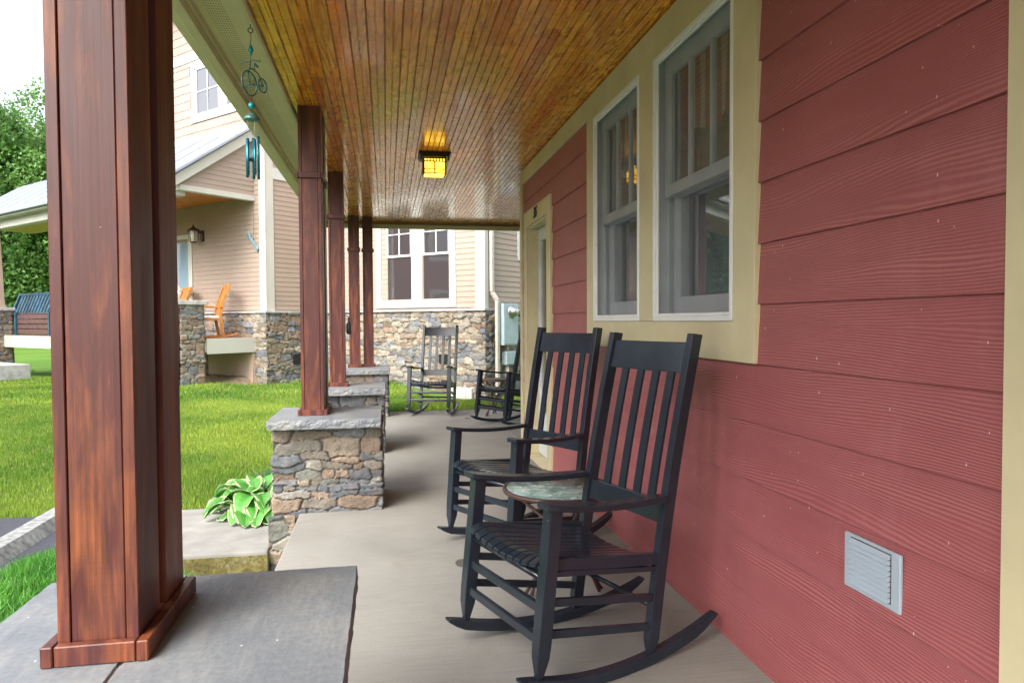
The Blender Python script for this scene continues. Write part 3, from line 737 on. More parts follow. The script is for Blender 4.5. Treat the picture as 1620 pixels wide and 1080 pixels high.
s = MB(); s.tube([HW.pt(6.14, -.075, .93), HW.pt(6.14, -.03, .93), HW.pt(6.05, -.025, .93)], .009); HW.box(s, 6.115, 6.165, -.075, -.068, .84, 1.0); s.build('door_handle', M['steel'], door)
def text_mesh(txt, size, extr):
    cu = bpy.data.curves.new('num', 'FONT'); cu.body = txt; cu.size = size; cu.extrude = extr; cu.shear = .25; cu.align_x = 'CENTER'; cu.align_y = 'CENTER'; cu.offset = .0012
    ob = bpy.data.objects.new('num', cu); COL.objects.link(ob); dg = bpy.context.evaluated_depsgraph_get(); me = bpy.data.meshes.new_from_object(ob.evaluated_get(dg))
    vs = [tuple(v.co) for v in me.vertices]; fs = [tuple(p.vertices) for p in me.polygons]; bpy.data.objects.remove(ob); return vs, fs
vs, fs = text_mesh('35', .125, .004)
s = MB(); s.add([HW.pt(5.82-x, .029+z, 2.103+y) for x, y, z in vs], [f for f in fs]); s.build('house_number', M['black_iron'], door)
# wall vent
VT = MB(); HW.box(VT, 1.540, 1.757, .004, .015, .470, .620)
vent = VT.build('wall_vent', M['vent_white'], HOUSE, bevel=.003)
s = MB()
for k in range(9):
    z = .489+k*.0137; vs = [HW.pt(a, o, zz) for a in (1.572, 1.725) for o, zz in ((.0165, z+.001), (.026, z), (.0165, z+.0115))]
    s.add(vs, [(0, 1, 2), (3, 5, 4), (0, 3, 4, 1), (1, 4, 5, 2), (2, 5, 3, 0)])
s.build('louvre_slats', M['vent_white'], vent)
s = MB(); HW.box(s, 1.570, 1.727, .0155, .0162, .486, .613); s.build('slat_shade_plate', M['bronze'], vent)  # flat dark plate behind the slats, colouring in the shade of their gaps
# ceiling boards
def ceiling():
    mb = MB(); r = random.Random(3); w = .0832; x = -.575; zc = ZC
    prof = [(0, .009), (.0012, .008), (.0045, 0), (.0365, 0), (.0390, .007), (.0420, .007), (.0445, 0), (.0787, 0), (.082, .008), (w, .009)]
    def run(x, y0, y1):
        y = y0-r.uniform(0, 1.8)
        while y < y1:
            L = r.choice((.9, 1.3, 1.9, 2.4, 3.1)); a = max(y, y0); b = min(y+L, y1); c = (r.random(), r.random(), r.random())
            if b-a > .02:
                vs = [(x+p, yy, zc+q) for yy in (a+.0008, b-.0008) for p, q in prof]; n = len(prof)
                mb.add(vs, [(i, i+n, i+n+1, i+1) for i in range(n-1)], c)
            y += L
    i = 0
    while x < 7.4:
        if x < 1.26-.04: run(x, -3, 10.05)
        else: run(x, 6.4, 10.05)
        x += w
    mb.build('porch_ceiling', M['beadboard'], HOUSE)
ceiling()
mb = MB(); mb.box((-.56, -3, ZC+.0075), (7.4, 10.06, ZC+.02)); mb.box((-.6, 10.055, 2.555), (7.4, 10.10, 2.75)); mb.build('ceiling_edge', M['deck_brown'], HOUSE)
# soffit, moulding, fascia, roof
mb = MB(); mb.box((-.607, -3, 2.563), (-.576, 10.05, 2.60)); mb.box((-.592, -3, 2.556), (-.582, 10.05, 2.563)); mb.build('moulding', M['soffit_paint'], HOUSE, bevel=.001)
def m_soffit():
    t = NT('perforated_soffit'); tc = t.n('ShaderNodeTexCoord'); sp = t.n('ShaderNodeSeparateXYZ'); t.l(tc.outputs['Object'], sp.inputs[0])
    def cell(o, sc): return t.math('ABSOLUTE', t.math('SUBTRACT', t.math('FRACT', t.math('MULTIPLY', o, sc)), .5))
    hole = t.math('MULTIPLY', t.math('LESS_THAN', cell(sp.outputs[0], 95), .22), t.math('LESS_THAN', cell(sp.outputs[1], 38), .2))
    inx = t.math('MULTIPLY', t.math('GREATER_THAN', sp.outputs[0], -.772), t.math('LESS_THAN', sp.outputs[0], -.685))
    h = t.math('MULTIPLY', hole, inx); n = t.noise(t.coord(), 4, 4)
    c = t.ramp(n, [(.3, (.58, .55, .31)), (.7, (.66, .63, .38))]); c = t.mix(h, c, (.10, .08, .04))
    return t.done(c, .5)
M['soffit'] = m_soffit()
mb = MB(); mb.box((-.80, -3, 2.580), (-.6075, 10.06, 2.60)); mb.build('soffit', M['soffit'], HOUSE)
mb = MB(); mb.box((-.862, -3, 2.505), (-.812, 10.1, 2.80)); mb.box((-.8115, -3, 2.545), (-.80, 10.1, 2.62)); mb.box((-.95, -3, 2.58), (-.863, 10.1, 2.79)); mb.box((-.862, 10.101, 2.5), (7.4, 10.13, 2.79)); mb.build('fascia', M['soffit_paint'], HOUSE, bevel=.003)
mb = MB(); vs = [(-.99, -3.1, 2.80), (-.99, 10.2, 2.80), (1.25, 10.2, 3.75), (1.25, -3.1, 3.75)]; mb.add(vs+[(x, y, z-.04) for x, y, z in vs], [(0, 1, 2, 3), (7, 6, 5, 4), (0, 4, 5, 1), (1, 5, 6, 2), (3, 2, 6, 7), (0, 3, 7, 4)])
vs = [(1.25, 10.2, 2.80), (7.5, 10.2, 2.80), (7.5, 6.5, 3.75), (1.25, 6.5, 3.75)]; mb.add(vs, [(0, 1, 2, 3)]); mb.add([(1.25, 10.2, 2.8), (1.25, 6.5, 3.75), (1.25, 10.2, 3.75)], [(0, 1, 2)])
mb.build('porch_roof', M['metal_roof'], HOUSE)
mb = MB(); mb.add([(.7, -3.6, 6.2), (.7, 7, 6.2), (4.1, 7, 9), (4.1, -3.6, 9), (7.5, 7, 6.2), (7.5, -3.6, 6.2)], [(0, 3, 2, 1), (3, 5, 4, 2), (0, 5, 3), (1, 2, 4)]); mb.build('roof', M['roof_shingle'], HOUSE)
# ceiling lamp
LX, LY = .405, 5.95
t = thing('ceiling_lamp', (LX, LY, 2.58), 'lit square amber glass lamp with dark metal frame under the porch ceiling', 'lamp')
mb = MB(); mb.box((LX-.13, LY-.13, 2.563), (LX+.13, LY+.13, 2.586)); mb.box((LX-.118, LY-.118, 2.548), (LX+.118, LY+.118, 2.563)); mb.build('canopy', M['dark_metal'], t, bevel=.002)
mb = MB(); h0, h1 = 2.415, 2.548; w0 = .088
for sx in (-1, 1):
    for sy in (-1, 1): mb.box((LX+sx*w0-.006, LY+sy*w0-.006, h0), (LX+sx*w0+.006, LY+sy*w0+.006, h1))
for z, hh in ((2.448, .006), (2.512, .008), (2.540, .012), (2.417, .006)):
    for sy in (-1, 1): mb.box((LX-w0, LY+sy*w0-.005, z-hh/2), (LX+w0, LY+sy*w0+.005, z+hh/2))
    for sx in (-1, 1): mb.box((LX+sx*w0-.005, LY-w0, z-hh/2), (LX+sx*w0+.005, LY+w0, z+hh/2))
for sy in (-1, 1):
    mb.box((LX-.005, LY+sy*w0-.0045, 2.42), (LX+.005, LY+sy*w0+.0045, 2.512))
    for k in range(8): x = LX-w0+2*w0*(k)/7; mb.box((x-.0045, LY+sy*w0-.0045, 2.512), (x+.0045, LY+sy*w0+.0045, 2.54))
for sx in (-1, 1):
    mb.box((LX+sx*w0-.0045, LY-.005, 2.42), (LX+sx*w0+.0045, LY+.005, 2.512))
    for k in range(8): y = LY-w0+2*w0*(k)/7; mb.box((LX+sx*w0-.0045, y-.0045, 2.512), (LX+sx*w0+.0045, y+.0045, 2.54))
mb.build('frame', M['dark_metal'], t)
mb = MB()
for d in (-1, 1):
    mb.box((LX-w0+.006, LY+d*(w0-.001)-.0012, h0+.003), (LX+w0-.006, LY+d*(w0-.001)+.0012, h1-.008)); mb.box((LX+d*(w0-.001)-.0012, LY-w0+.006, h0+.003), (LX+d*(w0-.001)+.0012, LY+w0-.006, h1-.008))
mb.box((LX-w0+.007, LY-w0+.007, h0), (LX+w0-.007, LY+w0-.007, h0+.002))
mb.build('art_glass', M['amber'], t)
for sx in (-1, 1): mb = MB(); mb.box((LX+sx*.112-.006, LY-.117, 2.518), (LX+sx*.112+.006, LY-.105, 2.548)); mb.build('bracket', M['dark_metal'], t)

# ------------------------------------------------------------------ rocking chairs
CH = dict(wf=.258, wr=.227, yl=.228, yr=-.253, tz=.066, Ht=1.197, rake=.09, rf=.304, rr=-.575, tilt=.108)
def back_y(z): t_ = (z-.066)/(1.197-.066); return CH['yr']-CH['rake']*t_-.018*math.sin(math.pi*t_)*-1
def make_chair(label):
    t = thing('rocking_chair', (0, 0, 0), label, 'rocking chair', 'black slatted rocking chairs on the porch'); B = M['black_paint']
    def bld(mb, name, bevel=.003): mb.local = True; return mb.build(name, B, t, bevel=bevel, seg=2)
    tl = CH['tilt']
    for sd in (-1, 1):
        # front leg (turned down to a point at the rocker)
        x = sd*CH['wf']; mb = MB(); y = CH['yl']; w = .046
        def ring(z, s, sy=None): sy = s if sy is None else sy; return [(x-s/2, y-sy/2, z), (x+s/2, y-sy/2, z), (x+s/2, y+sy/2, z), (x-s/2, y+sy/2, z)]
        rs = [ring(.058, .020), ring(.125, w*.92), ring(.17, w), ring(.588, w)]
        mb.add([p for g_ in rs for p in g_], [(0, 3, 2, 1), (12, 13, 14, 15)]+[(4*i+k, 4*i+(k+1) % 4, 4*i+4+(k+1) % 4, 4*i+4+k) for i in range(3) for k in range(4)])
        bld(mb, 'leg', .003)
        # rear post
        x2 = sd*CH['wr']; mb = MB(); vs = []; zs = [.058, .115, .16, .35, .55, .75, .95, 1.197]
        for z in zs:
            yc = back_y(z); wx, wy = (.018, .022) if z < .06 else (.032, .046)
            vs += [(x2-wx/2, yc-wy/2, z), (x2+wx/2, yc-wy/2, z), (x2+wx/2, yc+wy/2, z), (x2-wx/2, yc+wy/2, z)]
        m = len(zs); mb.add(vs, [(0, 3, 2, 1), tuple(4*(m-1)+k for k in range(4))]+[(4*i+k, 4*i+(k+1) % 4, 4*i+4+(k+1) % 4, 4*i+4+k) for i in range(m-1) for k in range(4)])
        bld(mb, 'back_post', .003)
        # rocker
        mb = MB(); n = 26; vs = []; xa = x; xb = x2
        for i in range(n+1):
            f_ = i/n; y_ = CH['rf']+(CH['rr']-CH['rf'])*f_; zb = .38*(y_+.13)**2-tl*y_; th = .036
            yn = (CH['yl']-y_)/(CH['yl']-CH['yr']); xc = xa+(xb-xa)*max(-.2, min(1.6, yn)); hw = .020
            top = zb+th; bot = zb
            if f_ > .88: bot = zb+th*.75*((f_-.88)/.12)**1.5
            if f_ < .06: bot = zb+th*.55*((.06-f_)/.06); top = zb+th-.006*((.06-f_)/.06)
            vs += [(xc-hw, y_, bot), (xc+hw, y_, bot), (xc+hw, y_, top), (xc-hw, y_, top)]
        mb.add(vs, [(0, 1, 2, 3), tuple(4*n+k for k in (3, 2, 1, 0))]+[(4*i+(k+1) % 4, 4*i+k, 4*i+4+k, 4*i+4+(k+1) % 4) for i in range(n) for k in range(4)])
        bld(mb, 'rocker', .004)
        # arm: shaped board
        mb = MB(); n = 14; vs = []; y1 = .272; y0 = back_y(.585)+.026
        for i in range(n+1):
            f_ = i/n; y_ = y1+(y0-y1)*f_; xc = x+(x2-x)*f_*.9+sd*.004; w_ = .088-.038*f_**.8
            if f_ < .08: w_ *= .80+.2*(f_/.08)**.5
            z_ = .590+.010*f_*f_-.012*math.sin(f_*math.pi); vs += [(xc-w_/2, y_, z_), (xc+w_/2, y_, z_), (xc+w_/2, y_, z_+.021), (xc-w_/2, y_, z_+.021)]
        mb.add(vs, [(0, 1, 2, 3), tuple(4*n+k for k in (3, 2, 1, 0))]+[(4*i+(k+1) % 4, 4*i+k, 4*i+4+k, 4*i+4+(k+1) % 4) for i in range(n) for k in range(4)])
        bld(mb, 'armrest', .006)
        for zf_, zr_ in ((.195, .160), (.295, .262), (.385, .362)):
            mb = MB(); mb.bar((x, CH['yl']-.022, zf_), (x2, back_y(zr_)+.022, zr_), .018, .026 if zf_ < .38 else .018); bld(mb, 'side_rung', .003)
        mb = MB(); mb.bar((x-sd*.012, CH['yl']-.03, .405), (x2, back_y(.40)+.02, .398), .022, .040); bld(mb, 'seat_rail', .002)
    for z, hh, ww in ((.175, .030, .018), (.272, .030, .018)):
        mb = MB(); mb.bar((-CH['wf']+.022, CH['yl']+.003, z), (CH['wf']-.022, CH['yl']+.003, z), ww, hh); bld(mb, 'front_rung', .005)
    mb = MB(); mb.tube([(-CH['wf']+.022, CH['yl']+.004, .365), (CH['wf']-.022, CH['yl']+.004, .365)], .011); bld(mb, 'front_rung', 0)
    mb = MB(); mb.tube([(-CH['wr']+.015, back_y(.23), .225), (CH['wr']-.015, back_y(.23), .225)], .010); bld(mb, 'rear_rung', 0)
    # seat: slats run front to back, dished across
    mb = MB(); N = 10; W = .472; sw = W/N
    for k in range(N):
        c = -W/2+sw*(k+.5); vs = []; n = 16
        for i in range(n+1):
            f_ = i/n; y_ = .262-f_*.50; hwid = (sw/2-.0042)*(1-.10*f_); cc = c*(1-.10*f_)
            def sag(xx): return -.026*(1-(xx/.236)**2)
            z_ = .440-.030*f_+ -.004*math.sin(f_*math.pi)
            if f_ < .12: z_ -= .026*(1-f_/.12)**2
            vs += [(cc-hwid, y_, z_+sag(cc-hwid)-.013), (cc+hwid, y_, z_+sag(cc+hwid)-.013), (cc+hwid, y_, z_+sag(cc+hwid)), (cc-hwid, y_, z_+sag(cc-hwid))]
        mb.add(vs, [(0, 1, 2, 3), tuple(4*n+q for q in (3, 2, 1, 0))]+[(4*i+(q+1) % 4, 4*i+q, 4*i+4+q, 4*i+4+(q+1) % 4) for i in range(n) for q in range(4)])
    bld(mb, 'seat', .0035)
    mb = MB()
    for yy_, zz_ in ((.215, .425), (-.20, .402)):
        vs = []; n = 10
        for i in range(n+1):
            xx = -.232+.464*i/n; s_ = -.026*(1-(xx/.236)**2)-.016; vs += [(xx, yy_-.009, zz_+s_-.03), (xx, yy_+.009, zz_+s_-.03), (xx, yy_+.009, zz_+s_), (xx, yy_-.009, zz_+s_)]
        mb.add(vs, [(3, 2, 1, 0), tuple(4*n+q for q in (0, 1, 2, 3))]+[(4*i+q, 4*i+(q+1) % 4, 4*i+4+(q+1) % 4, 4*i+4+q) for i in range(n) for q in range(4)])
    bld(mb, 'seat_bearer', .002)
    # crest rail and lower rail, slightly curved back
    def rail(name, za, zb_, bow):
        mb = MB(); n = 12; vs = []
        for i in range(n+1):
            xx = (-CH['wr']+.014)+(2*CH['wr']-.028)*i/n; bo = -bow*(1-(xx/.22)**2)
            for z_, dy in ((za, -.010), (za, .010), (zb_, .010), (zb_, -.010)): vs.append((xx, back_y(z_)+dy+bo, z_))
        mb.add(vs, [(3, 2, 1, 0), tuple(4*n+q for q in (0, 1, 2, 3))]+[(4*i+q, 4*i+(q+1) % 4, 4*i+4+(q+1) % 4, 4*i+4+q) for i in range(n) for q in range(4)])
        bld(mb, name, .003)
    rail('crest_rail', 1.052, 1.166, .016); rail('lower_back_rail', .515, .592, .012)
    for k in range(4):
        xx = -.132+.088*k; mb = MB(); vs = []; n = 6
        for i in range(n+1):
            z_ = .585+(1.058-.585)*i/n; bo = -.014*(1-(xx/.22)**2)
            for dx, dy in ((-.0185, -.006), (.0185, -.006), (.0185, .006), (-.0185, .006)): vs.append((xx+dx, back_y(z_)+dy+bo, z_))
        mb.add(vs, [(3, 2, 1, 0), tuple(4*n+q for q in (0, 1, 2, 3))]+[(4*i+q, 4*i+(q+1) % 4, 4*i+4+(q+1) % 4, 4*i+4+q) for i in range(n) for q in range(4)])
        bld(mb, 'back_slat', .002)
    return t
poses = [(.579, 2.457, 1.916, .108, 'nearest black rocking chair, in the foreground beside the red wall'),
         (.661, 3.749, 2.097, .079, 'second black rocking chair, beyond the round glass table by the red wall'),
         (.58, 9.161, 2.831, .128, 'black rocking chair facing the camera at the far end of the porch'),
         (1.347, 8.076, 2.107, .122, 'far black rocking chair half hidden behind the corner of the red house')]
ch0 = make_chair(poses[0][4])
for i, (x, y, th, ph, lab) in enumerate(poses):
    c = ch0 if i == 0 else copy_tree(ch0); c['label'] = lab
    # tilt about local x, then turn; lift so the lowest rocker point rests on the floor
    Rm = Matrix.Rotation(th, 4, 'Z') @ Matrix.Rotation(ph, 4, 'X')
    lo = 9
    for k in range(200):
        y_ = CH['rf']+(CH['rr']-CH['rf'])*k/199; zb = .38*(y_+.13)**2-CH['tilt']*y_
        lo = min(lo, y_*math.sin(ph)+zb*math.cos(ph))
    c.rotation_mode = 'XYZ'; c.matrix_world = Matrix.Translation((x, y, .001-lo)) @ Rm
# ------------------------------------------------------------------ side tables
def table(x, y, r, h, label, mat, legs, small=False):
    t = thing('side_table', (x, y, 0), label, 'side table')
    mb = MB(); mb.tube([(x+r*math.cos(a), y+r*math.sin(a), h-.012) for a in np.linspace(0, 2*math.pi, 48, endpoint=False)], .011, 8, closed=True); mb.build('rim', M['bronze'], t)
    mb = MB(); mb.lathe([(.001, -.006), (r-.004, -.006), (r-.004, 0), (.001, 0)], (x, y, h-.004), 48); mb.build('table_top', mat, t)
    for k in range(3):
        a = 2*math.pi*k/3+.5; mb = MB()
        A = Vector((math.cos(a), math.sin(a), 0)); T_ = Vector((-math.sin(a), math.cos(a), 0)); c = Vector((x, y, 0))
        mb.tube([c+A*r*.92+T_*.05+Vector((0, 0, h-.02)), c-A*r*.15+T_*.05+Vector((0, 0, h*.55)), c-A*r*.75-T_*.02+Vector((0, 0, .01))], .008)
        mb.tube([c+A*r*.92-T_*.05+Vector((0, 0, h-.02)), c-A*r*.15-T_*.05+Vector((0, 0, h*.55)), c-A*r*.75+T_*.02+Vector((0, 0, .01))], .008)
        mb.build('leg', M['bronze'], t)
    mb = MB(); mb.tube([(x+r*.3*math.cos(a), y+r*.3*math.sin(a), h*.55) for a in np.linspace(0, 2*math.pi, 20, endpoint=False)], .006, 6, closed=True); mb.build('leg_ring', M['bronze'], t)
    return t
table(.765, 3.09, .25, .46, 'round side table with rippled glass top between the two near rocking chairs', M['table_glass'], 3)
table(1.36, 8.85, .20, .47, 'small dark folding table with crossed legs beside the far rocking chairs', M['bronze'], 3)
# ------------------------------------------------------------------ wind chime
CXc, CYc = -.597, 3.433
t = thing('wind_chime', (CXc, CYc, 2.56), 'wind chime with a small bicycle figure and blue tubes hanging from the porch soffit', 'wind chime')
mb = MB(); mb.tube([(CXc, CYc, 2.563), (CXc, CYc, 2.545)], .002, 6)
mb.tube([(CXc+.011*math.cos(a), CYc, 2.536+.011*math.sin(a)) for a in np.linspace(0, 6.283, 14, endpoint=False)], .0022, 6, closed=True)
mb.tube([(CXc, CYc, 2.526), (CXc+.002, CYc, 2.50), (CXc-.001, CYc, 2.475), (CXc, CYc, 2.40)], .0016, 6)
mb.tube([(CXc, CYc, 2.235), (CXc, CYc, 2.13)], .0013, 6); mb.build('hook_wire', M['bronze'], t)
def ball(mb, c, r): mb.lathe([(r*math.sin(a), -r*math.cos(a)) for a in np.linspace(.02, 3.12, 12)], c, 14)
for z, r in ((2.448, .0125), (2.430, .008), (2.462, .008), (2.195, .015)):
    mb = MB(); ball(mb, (CXc, CYc, z), r); mb.build('bead', M['turquoise'], t)
mb = MB(); ca, sa = math.cos(1.12), math.sin(1.12)   # bicycle plane turned away
def bp(u, z, off=0): return (CXc+u*ca-off*sa, CYc+u*sa+off*ca, z)
def wheel(cu, cz, r, sp): 
    mb.tube([bp(cu+r*math.cos(a), cz+r*math.sin(a)) for a in np.linspace(0, 6.283, 26, endpoint=False)], .0038, 6, closed=True)
    for k in range(sp): a = math.pi*k/sp; mb.tube([bp(cu-r*math.cos(a), cz-r*math.sin(a)), bp(cu+r*math.cos(a), cz+r*math.sin(a))], .0011, 4)
    ball(mb, bp(cu, cz), .006)
wheel(-.014, 2.292, .054, 5); wheel(.085, 2.312, .031, 4)
mb.tube([bp(-.014, 2.292), bp(-.022, 2.345), bp(-.008, 2.372), bp(-.006, 2.395)], .0032, 6)
mb.tube([bp(-.010, 2.36), bp(.018, 2.366), bp(.055, 2.355), bp(.085, 2.312)], .0032, 6); mb.tube([bp(.0, 2.292), bp(.085, 2.312)], .002, 6)
mb.tube([bp(-.006, 2.388, -.055), bp(-.006, 2.396, -.02), bp(-.006, 2.396, .02), bp(-.006, 2.386, .055)], .0028, 6)
mb.tube([bp(.02, 2.366), bp(.03, 2.392), bp(.045, 2.385)], .0025, 6); mb.tube([bp(.025, 2.394), bp(.052, 2.388)], .005, 6)
mb.tube([bp(-.014, 2.292, -.03), bp(-.014, 2.285, .03)], .0022, 6); mb.build('bicycle_figure', M['verdigris'], t)
mb = MB(); mb.lathe([(.001, .030), (.012, .028), (.030, .012), (.036, 0), (.034, -.003), (.001, -.004)][::-1], (CXc, CYc, 2.132), 20); mb.build('dome', M['verdigris'], t)
for k in range(5):
    a = 2*math.pi*k/5+.3; x = CXc+.026*math.cos(a); y = CYc+.026*math.sin(a)
    zt = 2.060-.006*k; zb = 1.862+.004*k; mb = MB(); mb.tube([(x, y, zt), (x, y, zb)], .0062, 10); tb = mb.build('chime_tube', M['chime_blue'], t)
    mb = MB(); mb.tube([(x, y, zt-.004), (x, y, 2.13)], .0006, 4); mb.build('string', M['pale_white'], t)
mb = MB(); mb.tube([(CXc, CYc, 2.13), (CXc, CYc, 1.955)], .0008, 4); mb.lathe([(.001, -.006), (.016, -.006), (.017, 0), (.016, .006), (.001, .006)], (CXc, CYc, 1.95), 14); mb.build('clapper', M['black_iron'], t)
# black bottle on post three
t = thing('hanging_ornament', (-.352, 6.83, 1.09), 'small black bottle shape hanging from a hook on the side of the third post', 'ornament')
mb = MB(); mb.tube([(-.381, 6.83, 1.262), (-.362, 6.83, 1.258), (-.349, 6.83, 1.245), (-.347, 6.83, 1.225)], .003, 6); mb.build('hook', M['black_iron'], t)
mb = MB(); mb.lathe([(.004, 0), (.019, .003), (.023, .02), (.023, .085), (.017, .105), (.008, .118), (.007, .155), (.001, .157)], (-.347, 6.83, 1.085), 18); mb.build('bottle', M['black_iron'], t)

# ------------------------------------------------------------------ neighbour house
NH = thing('neighbour_house', nbp(3, 1, 0), 'pinkish beige clapboard house on a stone base beyond the lawn, with white window trim', 'house')
FB = Frame(PN, U, -V); FA = Frame(PN+U*LA, -V, -U); FD = Frame(PN+V*LB, U, -V); FC = Frame(PN, V, -U)
# FA: a = distance towards the viewer (0..-LB)
ZL = 1.44; TOP = 8.6; DE = 11.0
def frame_path(fr, a0): 
    def f(s): p = fr.o+fr.a*(a0+s); return (p.x, p.y, fr.n.x, fr.n.y)
    return f
N_OB = [(.70, 2.80, 1.60, 3.75)]
mb = MB(); siding(FB, mb, .14, LA, ZL+.02, 6.5, .102, ZL+.02, [(.86, 1.52, 1.62, 3.6), (1.84, 2.50, 1.62, 3.6)], lip=.009); mb.build('siding_wall', M['pink_siding'], NH)
mb = MB(); siding(FA, mb, 0, -LB-.15, ZL+.02, 4.24, .102, ZL+.02, lip=.009); mb.build('siding_wall', M['pink_siding'], NH)
mb = MB(); siding(FD, mb, LA+.19, DE, ZL+.02, 5.4, .102, ZL+.02, [(7.70, 8.62, .9, 3.15)], lip=.009); mb.build('siding_wall', M['pink_siding'], NH)
mb = MB(); siding(FC, mb, .0, 5.5, ZL+.02, 6.5, .102, ZL+.02, lip=.009); mb.build('siding_wall', M['pink_siding'], NH)
def shingles(fr, a0, a1, z0, z1, e, ops, seed):
    mb = MB(); r = random.Random(seed); z = z0
    while z < z1:
        a = a0-r.uniform(0, .1)
        while a < a1:
            w = r.uniform(.09, .20); s0 = max(a, a0)+.002; s1 = min(a+w, a1)-.002; a += w
            if s1-s0 < .01: continue
            if any(o[0] < (s0+s1)/2 < o[1] and o[2] < z+e/2 < o[3] for o in ops): continue
            b = z-r.uniform(0, .006)
            vs = [fr.pt(s0, .013, b), fr.pt(s1, .013, b), fr.pt(s1, .003, z+e), fr.pt(s0, .003, z+e), fr.pt(s0, -.01, b), fr.pt(s1, -.01, b), fr.pt(s0, -.01, z+e), fr.pt(s1, -.01, z+e)]
            mb.add(vs, [(0, 1, 2, 3), (0, 4, 5, 1), (0, 3, 6, 4), (1, 5, 7, 2)])
        z += e
    mb.build('shingle_wall', M['pink_shingle'], NH)
shingles(FD, LA+.02, 9.5, 5.0, TOP, .19, [(5.2, 7.55, 5.75, 7.15)], 5)
shingles(FA, 0, -LB-.15, 4.48, TOP, .19, [], 6)
# cores, closed volume
mb = MB()
FB.box(mb, .0, LA, -.3, -.012, -.5, TOP); FA.box(mb, 0.0, -LB, -.3, -.012, -.5, TOP); FD.box(mb, LA+.012, DE, -.3, -.012, -.5, TOP); FC.box(mb, .0, 5.5, -.3, -.012, -.5, TOP)
p0 = nbp(DE, LB, 0)
mb.add([nbp(DE, LB+.02, -.5), nbp(DE, 5.5, -.5), nbp(DE, 5.5, TOP), nbp(DE, LB+.02, TOP)], [(0, 1, 2, 3)]); mb.add([nbp(0.02, 5.5, -.5), nbp(DE, 5.5, -.5), nbp(DE, 5.5, TOP), nbp(.02, 5.5, TOP)], [(3, 2, 1, 0)])
mb.build('wall_core', M['pink_shingle'], NH)
mb = MB(); e = .5
q = [nbp(-e, -e, TOP), nbp(LA, -e, TOP), nbp(LA, LB-e, TOP), nbp(DE+e, LB-e, TOP), nbp(DE+e, 6, TOP), nbp(-e, 6, TOP)]; rd = [nbp(3, 2.4, 10.6), nbp(DE-3, 2.4, 10.6)]
mb.add(q+rd, [(0, 6, 1), (1, 6, 7, 2), (2, 7, 3), (3, 7, 4), (4, 7, 6, 5), (5, 6, 0)]); mb.add(q, [(0, 1, 2, 3, 4, 5)]); mb.build('roof', M['roof_shingle'], NH)
# trim boards
T_ = M['neighbour_trim']; mb = MB()
FB.box(mb, 0.0, .20, -.01, .020, ZL+.001, 6.5); FC.box(mb, -.02, .09, -.01, .020, ZL+.001, 6.5); mb.build('corner_board', T_, NH)
mb = MB(); FA.box(mb, -LB-.19, -LB, -.01, .020, ZL+.001, TOP); FD.box(mb, LA-.02, LA+.19, -.01, .020, ZL+.001, TOP); mb.build('corner_board', T_, NH)
mb = MB(); FA.box(mb, 0, -LB-.191, -.01, .024, 4.24, 4.475); mb.build('belt_board', M['pale_white'], NH)
mb = MB(); FD.box(mb, LA+.191, DE, -.01, .024, 7.2, 7.38); mb.build('belt_board', M['pale_white'], NH)
# stone base and ledge
mb = MB()
FB.box(mb, -.05, LA, 0, .075, ZL-.045, ZL); FA.box(mb, 0.076, -LB+.02, 0, .075, ZL-.045, ZL); FD.box(mb, LA-.075, 9, 0, .075, ZL-.0455, ZL-.0005); FC.box(mb, 0, 5.5, 0, .05, ZL-.045, ZL); mb.build('stone_ledge', M['old_concrete'], NH, bevel=.004)
SW = dict(hh=(.07, .15), ww=(.13, .42))
stone_field('stone_base', LA+.05, -.45, ZL-.045, .016, SW['hh'], SW['ww'], frame_path(FB, -.045), PAL_N, .05, 101, NH, p=2.6, warp=1.6)
stone_field('stone_base', -LB+.045, -.45, ZL-.045, .018, SW['hh'], SW['ww'], frame_path(FA, 0), PAL_N, .05, 102, NH, p=2.6, warp=1.6)
stone_field('stone_base', 2.9, -.45, ZL-.045, .018, SW['hh'], SW['ww'], frame_path(FD, LA-.045), PAL_N, .05, 103, NH, p=2.6, warp=1.6)
stone_field('stone_base', 3.0, -.45, ZL-.045, .020, SW['hh'], SW['ww'], frame_path(FC, -.045), PAL_N, .05, 104, NH, p=2.6, warp=1.6)
mb = MB(); FB.box(mb, .25, .85, .03, .10, -.4, -.06); mb.build('footing', M['old_concrete'], NH, bevel=.01)
mb = MB(); FD.box(mb, 5.25, 6.9, .002, .09, -.4, .56); mb.build('footing', M['column_beige'], NH)
mb = MB(); FB.box(mb, .80, 1.08, .05, .07, .38, .56); mb.build('crawl_vent', M['black_iron'], NH)
mb = MB(); FA.box(mb, .35, .60, .05, .07, .27, .50); mb.build('crawl_vent', M['black_iron'], NH)
